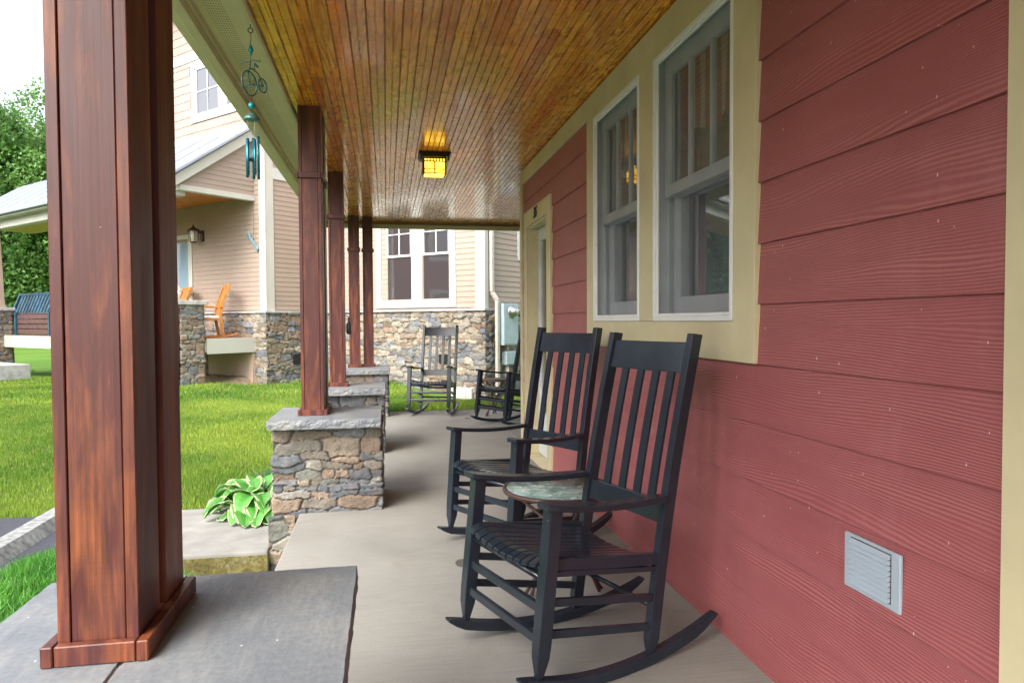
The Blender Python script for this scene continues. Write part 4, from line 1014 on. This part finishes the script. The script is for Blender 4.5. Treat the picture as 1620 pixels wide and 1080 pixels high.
# double window on wall B
def nwindow(fr, c0, c1, z0, z1, panes, zr, mun, name='window', two=True, trim=M['pale_white'], cw=.15):
    mb = MB(); w = cw
    fr.box(mb, c0, c0+w, -.01, .028, z0, z1); fr.box(mb, c1-w, c1, -.01, .028, z0, z1); fr.box(mb, c0+w, c1-w, -.01, .028, z1-w, z1); fr.box(mb, c0+w, c1-w, -.01, .0285, z0, z0+w)
    for i in range(len(panes)-1): fr.box(mb, panes[i][1], panes[i+1][0], -.01, .0275, z0+w, z1-w)
    o = mb.build(name, trim, NH, bevel=.002)
    for a0, a1 in panes:
        s = MB(); t = .045; zb, zt = z0+w, z1-w
        if zr:
            fr.box(s, a0, a0+t, -.02, .012, zr, zt); fr.box(s, a1-t, a1, -.02, .012, zr, zt); fr.box(s, a0+t, a1-t, -.02, .012, zt-t, zt); fr.box(s, a0+t, a1-t, -.02, .016, zr, zr+t)
            fr.box(s, a0+.01, a0+t+.02, -.05, -.021, zb, zr); fr.box(s, a1-t-.02, a1-.01, -.05, -.021, zb, zr); fr.box(s, a0+t+.02, a1-t-.02, -.05, -.021, zb, zb+.07)
        else:
            fr.box(s, a0, a0+t, -.02, .012, zb, zt); fr.box(s, a1-t, a1, -.02, .012, zb, zt); fr.box(s, a0+t, a1-t, -.02, .012, zt-t, zt); fr.box(s, a0+t, a1-t, -.02, .012, zb, zb+t)
        for (m0, m1, n0, n1) in mun(a0, a1): fr.box(s, m0, m1, -.008, .006, n0, n1)
        s.build('sash', M['sash_grey'], o, bevel=.002)
        s = MB(); s.add([fr.pt(a0+.02, -.010, zb+.02), fr.pt(a1-.02, -.010, zb+.02), fr.pt(a1-.02, -.010, zt-.02), fr.pt(a0+.02, -.010, zt-.02)], [(0, 1, 2, 3)]); s.build('glass_pane', M['dark_glass'], o)
    return o
def m_dg():
    t = NT('dark_window_glass'); p = t.done((.05, .045, .05), .04, t.bump(t.noise(t.coord(), 2.0, 1), .06, .02), 1.0); t.p.inputs['IOR'].default_value = 2.0; return p
M['dark_glass'] = m_dg()
nwindow(FB, .68, 2.82, 1.475, 3.72, [(.83, 1.54), (1.82, 2.53)], 2.50, lambda a0, a1: [((a0+a1)/2-.011, (a0+a1)/2+.011, 2.54, 3.5), (a0+.045, a1-.045, 2.955, 2.975)])
nwindow(FD, 5.10, 7.52, 5.78, 7.16, [(5.26, 6.20), (6.42, 7.36)], None, lambda a0, a1: [((a0+a1)/2-.012, (a0+a1)/2+.012, 5.95, 7.0), (a0+.045, a1-.045, 6.455, 6.480)])
mb = MB(); FC.box(mb, 1.08, 1.23, -.01, .028, 2.40, 3.8); FC.box(mb, 1.23, 2.0, -.01, .028, 2.40, 2.55); FC.box(mb, 2.0, 2.15, -.01, .028, 2.4, 3.8); w_ = mb.build('window', M['pale_white'], NH)
mb = MB(); FC.box(mb, 1.23, 2.0, -.01, .004, 2.55, 3.8); mb.build('glass_pane', M['dark_glass'], w_)
# door on wall D
mb = MB(); FD.box(mb, 7.60, 7.70, -.01, .03, .9, 3.25); FD.box(mb, 8.62, 8.72, -.01, .03, .9, 3.25); FD.box(mb, 7.701, 8.619, -.01, .03, 3.15, 3.25); FD.box(mb, 7.70, 7.78, -.01, .012, .9, 3.15); FD.box(mb, 8.54, 8.62, -.01, .012, .9, 3.15); nd = mb.build('door', M['neighbour_trim'], NH)
mb = MB(); FD.box(mb, 7.78, 8.54, -.01, .004, .95, 3.08)
def m_dblue():
    t = NT('blue_door_glass'); return t.done((.22, .33, .42), .05, None, 1.0)
M['door_glass'] = m_dblue(); mb.build('glass_pane', M['door_glass'], nd)
# downspout at outer corner and by the porch
mb = MB(); mb.add([], [])
def dsp(pts, w, d, nm='downspout'):
    mb = MB()
    for i in range(len(pts)-1): mb.bar(pts[i], pts[i+1], w, d, up=tuple(-U) if nm else (0, 0, 1))
    mb.build(nm, M['pipe_beige'], NH, bevel=.01)
dsp([FC.pt(.15, .06, 6.4), FC.pt(.15, .06, 1.74), FC.pt(.22, .13, 1.58), FC.pt(.22, .13, -.2)], .085, .065)
# porch of the neighbour
PE = 5.247; PF = -2.62
def P(a, b, z): return nbp(a, b, z)
mb = MB(); vs = [P(PE, LB-.01, .855), P(16, LB-.01, .855), P(16, PF, .855), P(PE, PF, .855)]; mb.add(vs+[(x, y, .88) for x, y, _ in vs], [(3, 2, 1, 0), (4, 5, 6, 7), (0, 1, 5, 4), (1, 2, 6, 5), (2, 3, 7, 6), (3, 0, 4, 7)]); mb.build('porch_deck', M['deck_brown'], NH)
def nbox(mb, a0, a1, b0, b1, z0, z1, col=(1, 1, 1)):
    vs = [P(a, b, z) for z in (z0, z1) for a, b in ((a0, b0), (a1, b0), (a1, b1), (a0, b1))]
    mb.add(vs, [(0, 3, 2, 1)[::-1], (4, 5, 6, 7)[::-1], (0, 1, 5, 4)[::-1], (1, 2, 6, 5)[::-1], (2, 3, 7, 6)[::-1], (3, 0, 4, 7)[::-1]], col)
mb = MB(); nbox(mb, PE-.03, PE-.001, PF+.25, LB-.01, .56, .872); nbox(mb, PE+.5, 16, PF-.03, PF-.001, .56, .872); nbox(mb, PE+.001, 16, PF+.02, LB-.02, .60, .853); mb.build('deck_fascia', M['neighbour_trim'], NH, bevel=.003)
def npier(a0, a1, b0, b1, zb, name='porch_pier', seed=60):
    def f(s):
        Ls = [a1-a0, b1-b0, a1-a0, b1-b0]; pts = [(a0, b0), (a1, b0), (a1, b1), (a0, b1)]; nn = [-V, U, V, -U]
        T = sum(Ls); s = min(s, T-1e-6)
        for i in range(4):
            if s <= Ls[i]+1e-9:
                A_ = pts[i]; B_ = pts[(i+1) % 4]; t_ = s/Ls[i]; p = PN+U*(A_[0]+(B_[0]-A_[0])*t_)+V*(A_[1]+(B_[1]-A_[1])*t_); return (p.x, p.y, nn[i].x, nn[i].y)
            s -= Ls[i]
    T = 2*(a1-a0+b1-b0); o = stone_field(name, T, zb, 1.55, .017, (.07, .14), (.14, .34), f, PAL_N, .04, seed, NH, wrap=True, p=2.8)
    mb = MB(); nbox(mb, a0-.07, a1+.07, b0-.07, b1+.07, 1.55, 1.635); mb.build('pier_cap', M['old_concrete'], o, bevel=.006)
    return o
npier(PE-.02, PE+.62, -2.95, -2.44, -.35, seed=61); npier(14.46, 15.2, -2.95, -2.44, -.4, seed=62); npier(10.0, 10.6, -2.95, -2.44, -.4, seed=63)
def ncol(ac, bc):
    mb = MB(); vs = []
    for z, h in ((1.636, .20), (1.70, .20), (1.705, .175), (3.78, .125), (3.785, .15), (3.88, .15)): vs += [P(ac-h, bc-h, z), P(ac+h, bc-h, z), P(ac+h, bc+h, z), P(ac-h, bc+h, z)]
    mb.add(vs, [tuple(20+k for k in range(4))]+[(4*i+k, 4*i+(k+1) % 4, 4*i+4+(k+1) % 4, 4*i+4+k) for i in range(5) for k in range(4)]); mb.build('porch_column', M['column_beige'], NH)
ncol(6.12, -2.70); ncol(14.9, -2.68); ncol(10.3, -2.7)
# beam, porch ceiling, roof with siding-filled end
EV = -2.94
mb = MB(); nbox(mb, PE-.04, PE+.12, EV+.05, LB-.001, 3.78, 3.885); nbox(mb, PE+.12, 16, EV+.05, EV+.25, 3.70, 3.95); mb.build('beam', M['neighbour_trim'], NH, bevel=.004)
mb = MB(); nbox(mb, PE+.12, 16, EV+.25, LB-.012, 3.885, 3.90); mb.build('porch_ceiling', M['golden_wood'], NH)
FP = Frame(PN+U*PE, V, -U)
mb = MB(); e = .102; z = 3.886
def rakez(b): return 3.93+(b-EV)/(LB-EV)*(5.15-3.93)
while z < 5.1:
    b0 = EV+(z-3.93)/(5.15-3.93)*(LB-EV); b0 = max(b0, EV+.02); b1 = LB-.005; zt = min(z+e, 5.14)
    b0t = max(EV+(zt-3.93)/(5.15-3.93)*(LB-EV), EV+.02)
    if b0t < b1: mb.add([FP.pt(b0, .012, z), FP.pt(b1, .012, z), FP.pt(b1, .003, zt), FP.pt(b0t, .003, zt), FP.pt(b0, -.01, z), FP.pt(b1, -.01, z)], [(0, 1, 2, 3)[::-1], (0, 4, 5, 1)])
    z += e
mb.add([FP.pt(EV+.02, -.002, 3.886), FP.pt(LB, -.002, 3.886), FP.pt(LB, -.002, 5.15)], [(0, 1, 2)]); mb.build('gable_siding', M['pink_siding'], NH)
def rslab(mb, a0, a1, off, th, b0, b1, lift=0):
    def zz(b): return 4.0+(b-EV)*.71+lift
    vs = [P(a0, b0, zz(b0)), P(a1, b0, zz(b0)), P(a1, b1, zz(b1)), P(a0, b1, zz(b1))]; vs += [(x, y, z-th) for x, y, z in vs]
    mb.add(vs, [(0, 1, 2, 3)[::-1], (7, 6, 5, 4)[::-1], (0, 4, 5, 1)[::-1], (1, 5, 6, 2)[::-1], (2, 6, 7, 3)[::-1], (3, 7, 4, 0)[::-1]])
mb = MB(); rslab(mb, PE-.10, PE-.03, 0, .22, EV-.10, LB-.001, .10); mb.build('rake_board', M['neighbour_trim'], NH)
mb = MB(); rslab(mb, PE-.16, 17, 0, .04, EV-.22, LB-.001, .17)
for k in range(0, 13):
    a = PE-.10+k*.9; rslab(mb, a, a+.025, 0, .03, EV-.215, LB-.002, .182)
mb.build('metal_roof', M['metal_roof'], NH)
mb = MB(); FD.box(mb, PE-.2, DE, .001, .05, 5.28, 5.46); mb.build('roof_flashing', M['pale_white'], NH)
mb = MB(); nbox(mb, PE-.09, 17, EV-.14, EV-.08, 3.92, 4.12); mb.build('eave_board', M['neighbour_trim'], NH)
mb = MB(); nbox(mb, PE-.09, 17, EV-.08, EV+.05, 3.915, 3.93); mb.build('eave_soffit', M['neighbour_trim'], NH)
mb = MB()
for q0, q1 in (((5.38, -3.02, 3.9), (5.38, -3.02, 2.1)), ((5.38, -3.02, 2.1), (5.28, -2.90, 1.80)), ((5.28, -2.90, 1.80), (5.26, -2.98, 1.66)), ((5.26, -2.99, 1.66), (5.26, -3.0, .12)), ((5.26, -3.0, .12), (5.46, -3.12, -.0))):
    mb.bar(P(*q0), P(*q1), .085, .075, up=tuple(V))
mb.build('downspout', M['pipe_beige'], NH, bevel=.012)
# dirt and rubble beneath the deck
mb = MB(); rr = random.Random(9)
gx = MB(); vs = []; n = 26
for j in range(n+1):
    for i in range(n+1):
        a = 5.0+2.4*i/n; b = -2.95+1.74*j/n; z = -.20+.07*float(fbm(a*5, b*5, 8))+.22*(j/n)**1.3-.28*max(0, 1-(a-5)/.5); vs.append(P(a, b, z))
gx.add(vs, [(j*(n+1)+i, (j+1)*(n+1)+i, (j+1)*(n+1)+i+1, j*(n+1)+i+1) for j in range(n) for i in range(n)], smooth=True); o = gx.build('bare_earth', M['dirt']); tag(o, kind='structure')
# concrete steps at the left
t = MB(); nbox(t, 11.6, 14.2, -4.1, -3.1, -.5, .20); o = t.build('concrete_step', M['old_concrete'], bevel=.015, seg=2); tag(o, 'long pale concrete step block in the grass before the neighbour porch', 'step')
# meter
def mk(name, loc, label, cat): return thing(name, loc, label, cat)
t = mk('electric_meter', FC.pt(.53, .06, .7), 'grey electric meter box with round glass meter on the stone wall', 'electric meter')
mb = MB(); FC.box(mb, .30, .78, .08, .22, .74, 1.53); FC.box(mb, .31, .77, .2201, .228, .76, 1.30); mb.build('box', M['meter_grey'], t, bevel=.008)
mb = MB(); c = FC.pt(.56, .22, 1.37); nn = -U
def disc(mb, c, n_, prof, seg=20):
    n_ = Vector(n_); a = Vector((0, 0, 1)); b = n_.cross(a); vs = []
    for r, h_ in prof:
        for k in range(seg): an = 2*math.pi*k/seg; vs.append(Vector(c)+n_*h_+(a*math.cos(an)+b*math.sin(an))*r)
    m = len(prof); mb.add(vs, [(i*seg+k, i*seg+(k+1) % seg, (i+1)*seg+(k+1) % seg, (i+1)*seg+k) for i in range(m-1) for k in range(seg)]+[tuple((m-1)*seg+k for k in range(seg))], smooth=True)
disc(mb, c, nn, [(.12, 0), (.12, .02), (.09, .03), (.085, .10), (.06, .13), (.01, .135)]); mb.build('meter', M['steel'], t)
mb = MB(); mb.tube([FC.pt(.50, .15, .74), FC.pt(.50, .15, .62)], .03); mb.build('conduit', M['pipe_beige'], t)
t = mk('utility_box', FC.pt(.6, .1, .3), 'small grey plastic utility box below the electric meter', 'utility box')
mb = MB(); FC.box(mb, .42, .76, .08, .20, .36, .62); mb.build('box', M['meter_grey'], t, bevel=.02, seg=2)
mb = MB(); mb.tube([FC.pt(.52, .14, .36), FC.pt(.50, .14, -.25)], .035); mb.build('conduit', M['pipe_beige'], t)
# wall lantern
lp = FD.pt(7.45, .0, 3.2)
t = mk('wall_lantern', lp, 'dark metal lantern with frosted panes on the neighbour porch wall', 'lantern')
cx, cy, _ = FD.pt(7.20, .22, 0)
mb = MB(); mb.lathe([(.01, .40), (.015, .36), (.05, .33), (.15, .27), (.155, .255), (.10, .25), (.01, .25)][::-1], (cx, cy, 3.02), 6); mb.build('roof', M['bronze'], t)
mb = MB(); mb.lathe([(.06, 0), (.09, .02), (.105, .24), (.01, .245)], (cx, cy, 3.03), 6); mb.build('lantern_glass', M['frosted'], t)
mb = MB(); mb.lathe([(.01, -.02), (.07, -.01), (.075, .015), (.01, .016)], (cx, cy, 3.02), 6)
for k in range(6): a = math.pi*2*k/6; mb.tube([(cx+.092*math.cos(a), cy+.092*math.sin(a), 3.04), (cx+.108*math.cos(a), cy+.108*math.sin(a), 3.27)], .008, 5)
FD.box(mb, 7.10, 7.20, .012, .05, 3.05, 3.30); mb.bar(FD.pt(7.15, .04, 3.24), FD.pt(7.19, .18, 3.26), .03, .03); mb.build('frame', M['bronze'], t)
# wrench ornament
t = mk('hanging_wrench', FD.pt(5.23, .05, 2.9), 'oversized blue-grey open wrench shape hung by a cord on the neighbour porch wall', 'ornament')
mb = MB(); W0 = Vector(FD.pt(5.36, .05, 3.03)); W1 = Vector(FD.pt(5.06, .05, 2.73)); mb.bar(W0, W1, .028, .075, up=tuple(FD.n.cross((W1-W0).normalized())))
dv = (W1-W0).normalized(); pv = FD.n.cross(dv)
mb.bar(W0-dv*.09+pv*.055, W0+dv*.03+pv*.028, .03, .045, up=tuple(pv)); mb.bar(W0-dv*.09-pv*.055, W0+dv*.03-pv*.028, .03, .045, up=tuple(pv)); mb.build('wrench', M['wrench_blue'], t, bevel=.006)
mb = MB(); mb.tube([FD.pt(5.20, .05, 2.92), FD.pt(5.20, .05, 3.78)], .004, 5); mb.build('cord', M['bronze'], t)
# golden wooden rocking chair, side on, and its companion
def gold_chair(a, b, rz, label):
    t = thing('wooden_rocking_chair', P(a, b, .88), label, 'rocking chair', 'golden wooden chairs on the neighbour porch', rz)
    G = M['golden_wood']
    def bl(mb, nm, m=G, bv=.004): mb.local = True; return mb.build(nm, m, t, bevel=bv)
    for sd in (-1, 1):
        x = sd*.29
        mb = MB(); pts = [(x, y_, .015+.28*(y_+.02)**2) for y_ in np.linspace(.42, -.50, 12)]
        for i in range(11): mb.bar(pts[i], pts[i+1], .03, .03)
        bl(mb, 'rocker', bv=0)
        mb = MB(); mb.bar((x, .27, .05), (x, .25, .66), .04, .05); bl(mb, 'leg')
        mb = MB()
        for p_, q_ in (((x, -.22, .04), (x, -.16, .42)), ((x, -.16, .42), (x, -.22, .75)), ((x, -.22, .75), (x, -.36, 1.12))): mb.bar(p_, q_, .035, .06, up=(0, 1, 0))
        bl(mb, 'back_post')
        mb = MB(); mb.bar((x, .34, .665), (x, -.22, .64), .07, .028); bl(mb, 'armrest')
    mb = MB(); mb.box((-.27, -.20, .36), (.27, .29, .40)); bl(mb, 'seat')
    mb = MB(); mb.box((-.26, -.17, .401), (.26, .28, .46)); bl(mb, 'cushion', M['cushion'], .015)
    for k in range(6):
        mb = MB(); x = -.2+.08*k; mb.bar((x, -.17, .46), (x, -.225, .75), .04, .014, up=(0, 1, 0)); mb.bar((x, -.225, .75), (x, -.35, 1.06), .04, .014, up=(0, 1, 0)); bl(mb, 'back_slat', bv=.002)
    mb = MB(); mb.bar((-.29, -.355, 1.08), (.29, -.355, 1.08), .03, .10); bl(mb, 'crest_rail')
    return t
gold_chair(5.95, -1.85, R(112), 'golden wooden rocking chair with white cushion, nearest the end of the neighbour porch')
gold_chair(7.62, -1.75, R(120), 'second golden wooden chair, mostly hidden behind the nearest porch post')
# pallet bench
t = thing('pallet_bench', P(13.3, -2.1, .88), 'bench built of blue and brown pallet boards on the neighbour porch', 'bench')
mb = MB()
for k in range(19):
    a = 12.0+k*.2; mb.add([P(a, -1.98, 1.30), P(a+.13, -1.98, 1.30), P(a+.13, -1.70, 2.02), P(a, -1.70, 2.02), P(a, -1.95, 1.30), P(a+.13, -1.95, 1.30), P(a+.13, -1.67, 2.02), P(a, -1.67, 2.02)], [(0, 3, 2, 1), (4, 5, 6, 7), (0, 1, 5, 4), (1, 2, 6, 5), (2, 3, 7, 6), (3, 0, 4, 7)])
mb.build('backrest', M['pallet_blue'], t)
mb = MB()
for k in range(4): nbox(mb, 11.9, 13.95, -2.50, -2.47, .93+k*.13, 1.04+k*.13)
for k in range(3): nbox(mb, 11.9, 14.6, -2.46+k*.15, -2.34+k*.15, 1.45, 1.475)
mb.build('seat', M['pallet_brown'], t)
mb = MB()
for a in (11.9, 13.93): nbox(mb, a, a+.08, -2.55, -2.46, .881, 1.50)
for a in (11.9, 15.85): mb.bar(P(a, -2.12, .89), P(a, -1.66, 2.06), .09, .12, up=tuple(V)); mb.bar(P(a, -2.12, .95), P(a-.3, -2.45, .95), .08, .08)
mb.bar(P(15.85, -2.0, 1.30), P(13.97, -2.48, 1.46), .08, .08)
nbox(mb, 11.9, 15.85, -1.72, -1.62, 2.0, 2.07); mb.build('frame', M['pallet_blue'], t)

# house across the driveway, seen only mirrored in window glass
OH = thing('house', (-15, 8, 0), 'red-brown clapboard house across the driveway, seen mirrored in the window glass', 'house')
FO = Frame((-15, 0, 0), (0, 1, 0), (1, 0, 0)); mb = MB(); siding(FO, mb, -2, 17, .3, 6.2, .2, .3, lip=.02); mb.build('siding_wall', M['brown_siding'], OH)
mb = MB(); mb.box((-15.02, -2, -.5), (-24, 17, 6.2)); mb.build('wall_core', M['brown_siding'], OH)
for y_ in (1, 6, 11.5):
    mb = MB(); 
    for z_ in (.9, 3.7): FO.box(mb, y_, y_+1.6, 0, .05, z_, z_+1.6)
    w_ = mb.build('window', M['pale_white'], OH); mb = MB()
    for z_ in (.9, 3.7): FO.box(mb, y_+.15, y_+1.45, .051, .056, z_+.15, z_+1.45)
    mb.build('glass_pane', M['dark_glass'], w_)
mb = MB(); mb.add([(-14.4, -2.6, 6.1), (-14.4, 17.6, 6.1), (-19.5, 17.6, 8.6), (-19.5, -2.6, 8.6), (-24.6, 17.6, 6.1), (-24.6, -2.6, 6.1)], [(0, 1, 2, 3), (3, 2, 4, 5), (0, 3, 5), (1, 4, 2)]); mb.build('roof', M['roof_shingle'], OH)
# ------------------------------------------------------------------ plants
def hosta():
    t = thing('hosta_plant', (-1.0, 5.32, -.2), 'low hosta with broad green leaves edged white at the foot of the stone pier', 'plant')
    r = random.Random(4); mb = MB()
    for k in range(46):
        an = r.uniform(1.9, 5.2) if k % 3 else r.uniform(0, 6.28); L = r.uniform(.20, .36); w = L*r.uniform(.26, .34); el = r.uniform(.15, 1.05)
        bx = -.93+r.uniform(-.08, .05); by = 5.42+r.uniform(-.12, .12); dx, dy = math.cos(an), math.sin(an); sx, sy = -dy, dx
        n = 8; vs = []; st = r.uniform(.05, .14); z0 = -.20
        x, y, z = bx+dx*st*math.cos(el), by+dy*st*math.cos(el), z0+st*math.sin(el)+.03; e_ = el; rows = []
        for i in range(n+1):
            f_ = i/n; ww = w*(math.sin(math.pi*min(1, f_*.93+.07)**.8))*(1 if f_ < 1 else 0)
            wv = .012*math.sin(f_*14+k)
            rows.append([(x+sx*ww*q, y+sy*ww*q, z+abs(q)*ww*.35+(wv if abs(q) == 1 else 0)) for q in (-1, -.86, -.4, 0, .4, .86, 1)])
            st_ = L/n; x += dx*st_*math.cos(e_); y += dy*st_*math.cos(e_); z += st_*math.sin(e_); e_ -= 1.75/n*(.6+el*.9)
            z = max(z, -.185)
        vs = [p for g_ in rows for p in g_]; g1 = r.uniform(.8, 1.2)
        for i in range(n):
            for q in range(6):
                edge = q in (0, 5) or i == n-1
                c = (.50, .58, .33) if edge and q in (0, 5) else (.08*g1, .29*g1, .045*g1) if q in (2, 3) else (.11*g1, .36*g1, .06*g1)
                mb.add([vs[i*7+q], vs[i*7+q+1], vs[(i+1)*7+q+1], vs[(i+1)*7+q]], [(0, 1, 2, 3)], c, True)
        mb.add([], [])
    mb.build('leaves', M['leafy'], t)
    mb = MB()
    for k in range(30):
        an = r.uniform(1.6, 4.6); b = (-.93+r.uniform(-.08, .05), 5.45+r.uniform(-.1, .1), -.2); mb.tube([b, (b[0]+.06*math.cos(an), b[1]+.06*math.sin(an), -.08)], .005, 4, col=(.10, .25, .04))
    mb.build('stems', M['leafy'], t)
hosta()
def tuft(name, x0, x1, y0, y1, n, h, w, label, cat, dome=.0, c0=(.03, .16, .02), c1=(.14, .38, .05)):
    x = rng.uniform(x0, x1, n); y = rng.uniform(y0, y1, n); q_ = ~((x > -1.8) & (y > 4.45) & (y < 5.66)); x, y = x[q_], y[q_]
    u = (x-(x0+x1)/2)/((x1-x0)/2); v = (y-(y0+y1)/2)/((y1-y0)/2); m = (np.abs(u)**3+np.abs(v)**3) < 1+.25*(fbm(x*7, y*7, 2)-.5); x, y, u, v = x[m], y[m], u[m], v[m]
    z = gz(x, y)+dome*(1-np.clip(np.abs(u)**2.5+np.abs(v)**2.5, 0, 1))*rng.uniform(.2, 1, len(x))*(.6+.8*fbm(x*9, y*9, 5))
    P_, _ = blades(x, y, z, h, w, 1.1); k = np.clip(fbm(x*16, y*16, 8)*1.6-.3+.3*(rng.random(len(x))-.5), 0, 1)[:, None]; C = np.array(c0)*(1-k)+np.array(c1)*k
    o = tri_mesh(name, P_, C, M['leafy']); tag(o, label, cat); return o
tuft('ground_plant', -2.24, -1.0, 2.5, 5.15, 90000, .06, .0065, 'dense low spiky green plant growing between the kerb and the nearest pier', 'plant', dome=.20)
tuft('ground_plant', -1.0, -.72, 5.68, 6.15, 3000, .16, .012, 'small feathery green plant behind the hosta beside the stone pier', 'plant', dome=.10, c0=(.05, .15, .06), c1=(.16, .30, .12))

def leaf_crown(n, R3, seed, lobes, leaf):
    r = np.random.default_rng(seed); cs = []
    for _ in range(lobes):
        a = r.uniform(0, 6.283); h = r.uniform(-.85, 1); rr = math.sqrt(max(0, 1-h*h*.8))*r.uniform(.35, .9)
        cs.append((rr*math.cos(a), rr*math.sin(a), h, r.uniform(.22, .42)))
    cs = np.array(cs); idx = r.integers(0, lobes, n); d = r.normal(size=(n, 3)); d /= np.linalg.norm(d, axis=1)[:, None]
    rad = cs[idx, 3]*(r.uniform(.45, 1, n)**.4)*(1+.35*(r.random(n)-.5))
    c = (cs[idx, :3]+d*rad[:, None])*np.array(R3)
    a = r.normal(size=(n, 3)); a /= np.linalg.norm(a, axis=1)[:, None]; b = np.cross(a, r.normal(size=(n, 3))); b /= np.linalg.norm(b, axis=1)[:, None]
    s = leaf*r.uniform(.6, 1.3, (n, 1)); P_ = np.stack([c-a*s*.5, c+b*s*.8, c+a*s*.5], 1)
    k = np.clip(r.random(lobes)[idx]*.7+.3*r.random(n), 0, 1)[:, None]; C = np.array([.05, .14, .03])*(1-k)+np.array([.19, .36, .08])*k
    return P_, C, cs*np.array([*R3, 1])
def make_tree(seed, H, label):
    t = thing('tree', (0, 0, 0), label, 'tree', 'trees of the wood behind the neighbour house')
    R3 = (H*.25, H*.25, H*.42); P_, C, cs = leaf_crown(26000, R3, seed, 46, .30)
    P_ = P_+np.array([0, 0, H*.56]); o = tri_mesh('crown', P_, C, M['leafy'], t)
    mb = MB(); mb.local = True; r = random.Random(seed); mb.tube([(0, 0, -.5), (.1, 0, H*.2), (-.15, .1, H*.45), (.1, 0, H*.75), (0, 0, H*.92)], [.30, .22, .17, .10, .03], 8)
    for c in cs[:26]:
        z0 = H*.56+c[2]*.75-H*.06; z0 = max(H*.18, z0); mb.tube([(0, 0, z0), (c[0]*.5, c[1]*.5, z0+.6), (c[0], c[1], H*.56+c[2])], [.08, .05, .02], 5)
    mb.build('trunk', M['bark'], t); return t
protos = [make_tree(21, 19, 'x'), make_tree(22, 17, 'x'), make_tree(23, 21, 'x')]
spots = [(-33, 62, 0, 1.0, 'tall loose-crowned tree whose thin top stands against the sky at the left edge'),
         (-28.5, 58, 1, .92, 'rounded bushy tree low in the wood, just left of the nearest post'),
         (-24.5, 61, 2, .88, 'broad-leaved tree partly hidden behind the nearest porch post'),
         (-31.5, 52, 1, .62, 'short leafy tree in front of the wood, showing under the neighbour porch roof')]
used = set()
for i, (x, y, k, s, lab) in enumerate(spots):
    c = protos[k] if k not in used else copy_tree(protos[k]); used.add(k)
    c.location = (x, y, -.4); c.rotation_euler = (0, 0, i*1.3); c.scale = (s, s, s); c['label'] = lab
r = random.Random(12); n = 0
for i in range(34):
    x = -50+i*1.35+r.uniform(-1, 1); y = 66+r.uniform(0, 22) if i % 2 else 55+r.uniform(0, 8)
    if x > -36 and x < -22 and i % 2 == 0: y = 66+r.uniform(0, 6)
    c = copy_tree(protos[r.randrange(3)]); zz = float(hz(np.array(x), np.array(y)))-.3; s = r.uniform(.72, 1.0)
    c.location = (x, y, zz); c.rotation_euler = (0, 0, r.uniform(0, 6)); c.scale = (s, s, s); c['label'] = 'leafy green tree standing in the wood behind the neighbour house'
# ------------------------------------------------------------------ light, sky, camera
w = bpy.data.worlds.new('World'); SC.world = w; w.use_nodes = True; nt = w.node_tree
bg = nt.nodes['Background']; sk = nt.nodes.new('ShaderNodeTexSky'); sk.sky_type = 'NISHITA'; sk.sun_disc = False
SE, SR = 46, 218
sk.sun_elevation = R(SE); sk.sun_rotation = R(SR); sk.air_density = 1.0; sk.dust_density = 5.0; sk.ozone_density = .6; sk.altitude = 0
hs = nt.nodes.new('ShaderNodeHueSaturation'); hs.inputs['Saturation'].default_value = .45; hs.inputs['Value'].default_value = 1.3
nt.links.new(sk.outputs[0], hs.inputs['Color']); nt.links.new(hs.outputs[0], bg.inputs[0]); bg.inputs[1].default_value = .15
sd = bpy.data.lights.new('sun', 'SUN'); sd.energy = .5; sd.angle = R(40); sd.color = (1, .97, .93)
so = bpy.data.objects.new('sun', sd); COL.objects.link(so)
# sky rotation is measured clockwise from +Y
az = R(SR); d = Vector((math.sin(az)*math.cos(R(SE)), math.cos(az)*math.cos(R(SE)), math.sin(R(SE))))
so.rotation_euler = d.to_track_quat('Z', 'Y').to_euler(); so.location = d*30
cam = bpy.data.cameras.new('camera'); co = bpy.data.objects.new('camera', cam); COL.objects.link(co); SC.camera = co
cam.sensor_fit = 'HORIZONTAL'; cam.sensor_width = 36; cam.lens = 36*1120/1620; cam.clip_start = .05; cam.clip_end = 6000
def solve(vx, vy, roll, f=1120., cx=810., cy=540.):
    dd = Vector(((vx-cx)/f, (vy-cy)/f, 1)).normalized(); rr_ = R(roll); u = Vector((math.sin(rr_), -math.cos(rr_), 0)); u = (u-dd*u.dot(dd)).normalized(); x = dd.cross(u)
    return x, dd, u   # world axes expressed in camera (x right, y down, z forward)
X_, Y_, Z_ = solve(611, 508, -.6)
right = Vector((X_.x, Y_.x, Z_.x)); down = Vector((X_.y, Y_.y, Z_.y)); fwd = Vector((X_.z, Y_.z, Z_.z))
m = Matrix.Identity(4)
for i in range(3): m[i][0] = right[i]; m[i][1] = -down[i]; m[i][2] = -fwd[i]
m[0][3], m[1][3], m[2][3] = 0, 0, 1.206
co.matrix_world = m
SC.view_settings.view_transform = 'Standard'; SC.view_settings.look = 'None'; SC.view_settings.exposure = 1.6; SC.view_settings.gamma = 1
SC.render.engine = 'CYCLES'; SC.cycles.max_bounces = 10; SC.cycles.diffuse_bounces = 5; SC.cycles.transparent_max_bounces = 12
SC.render.resolution_x = 1024; SC.render.resolution_y = 682
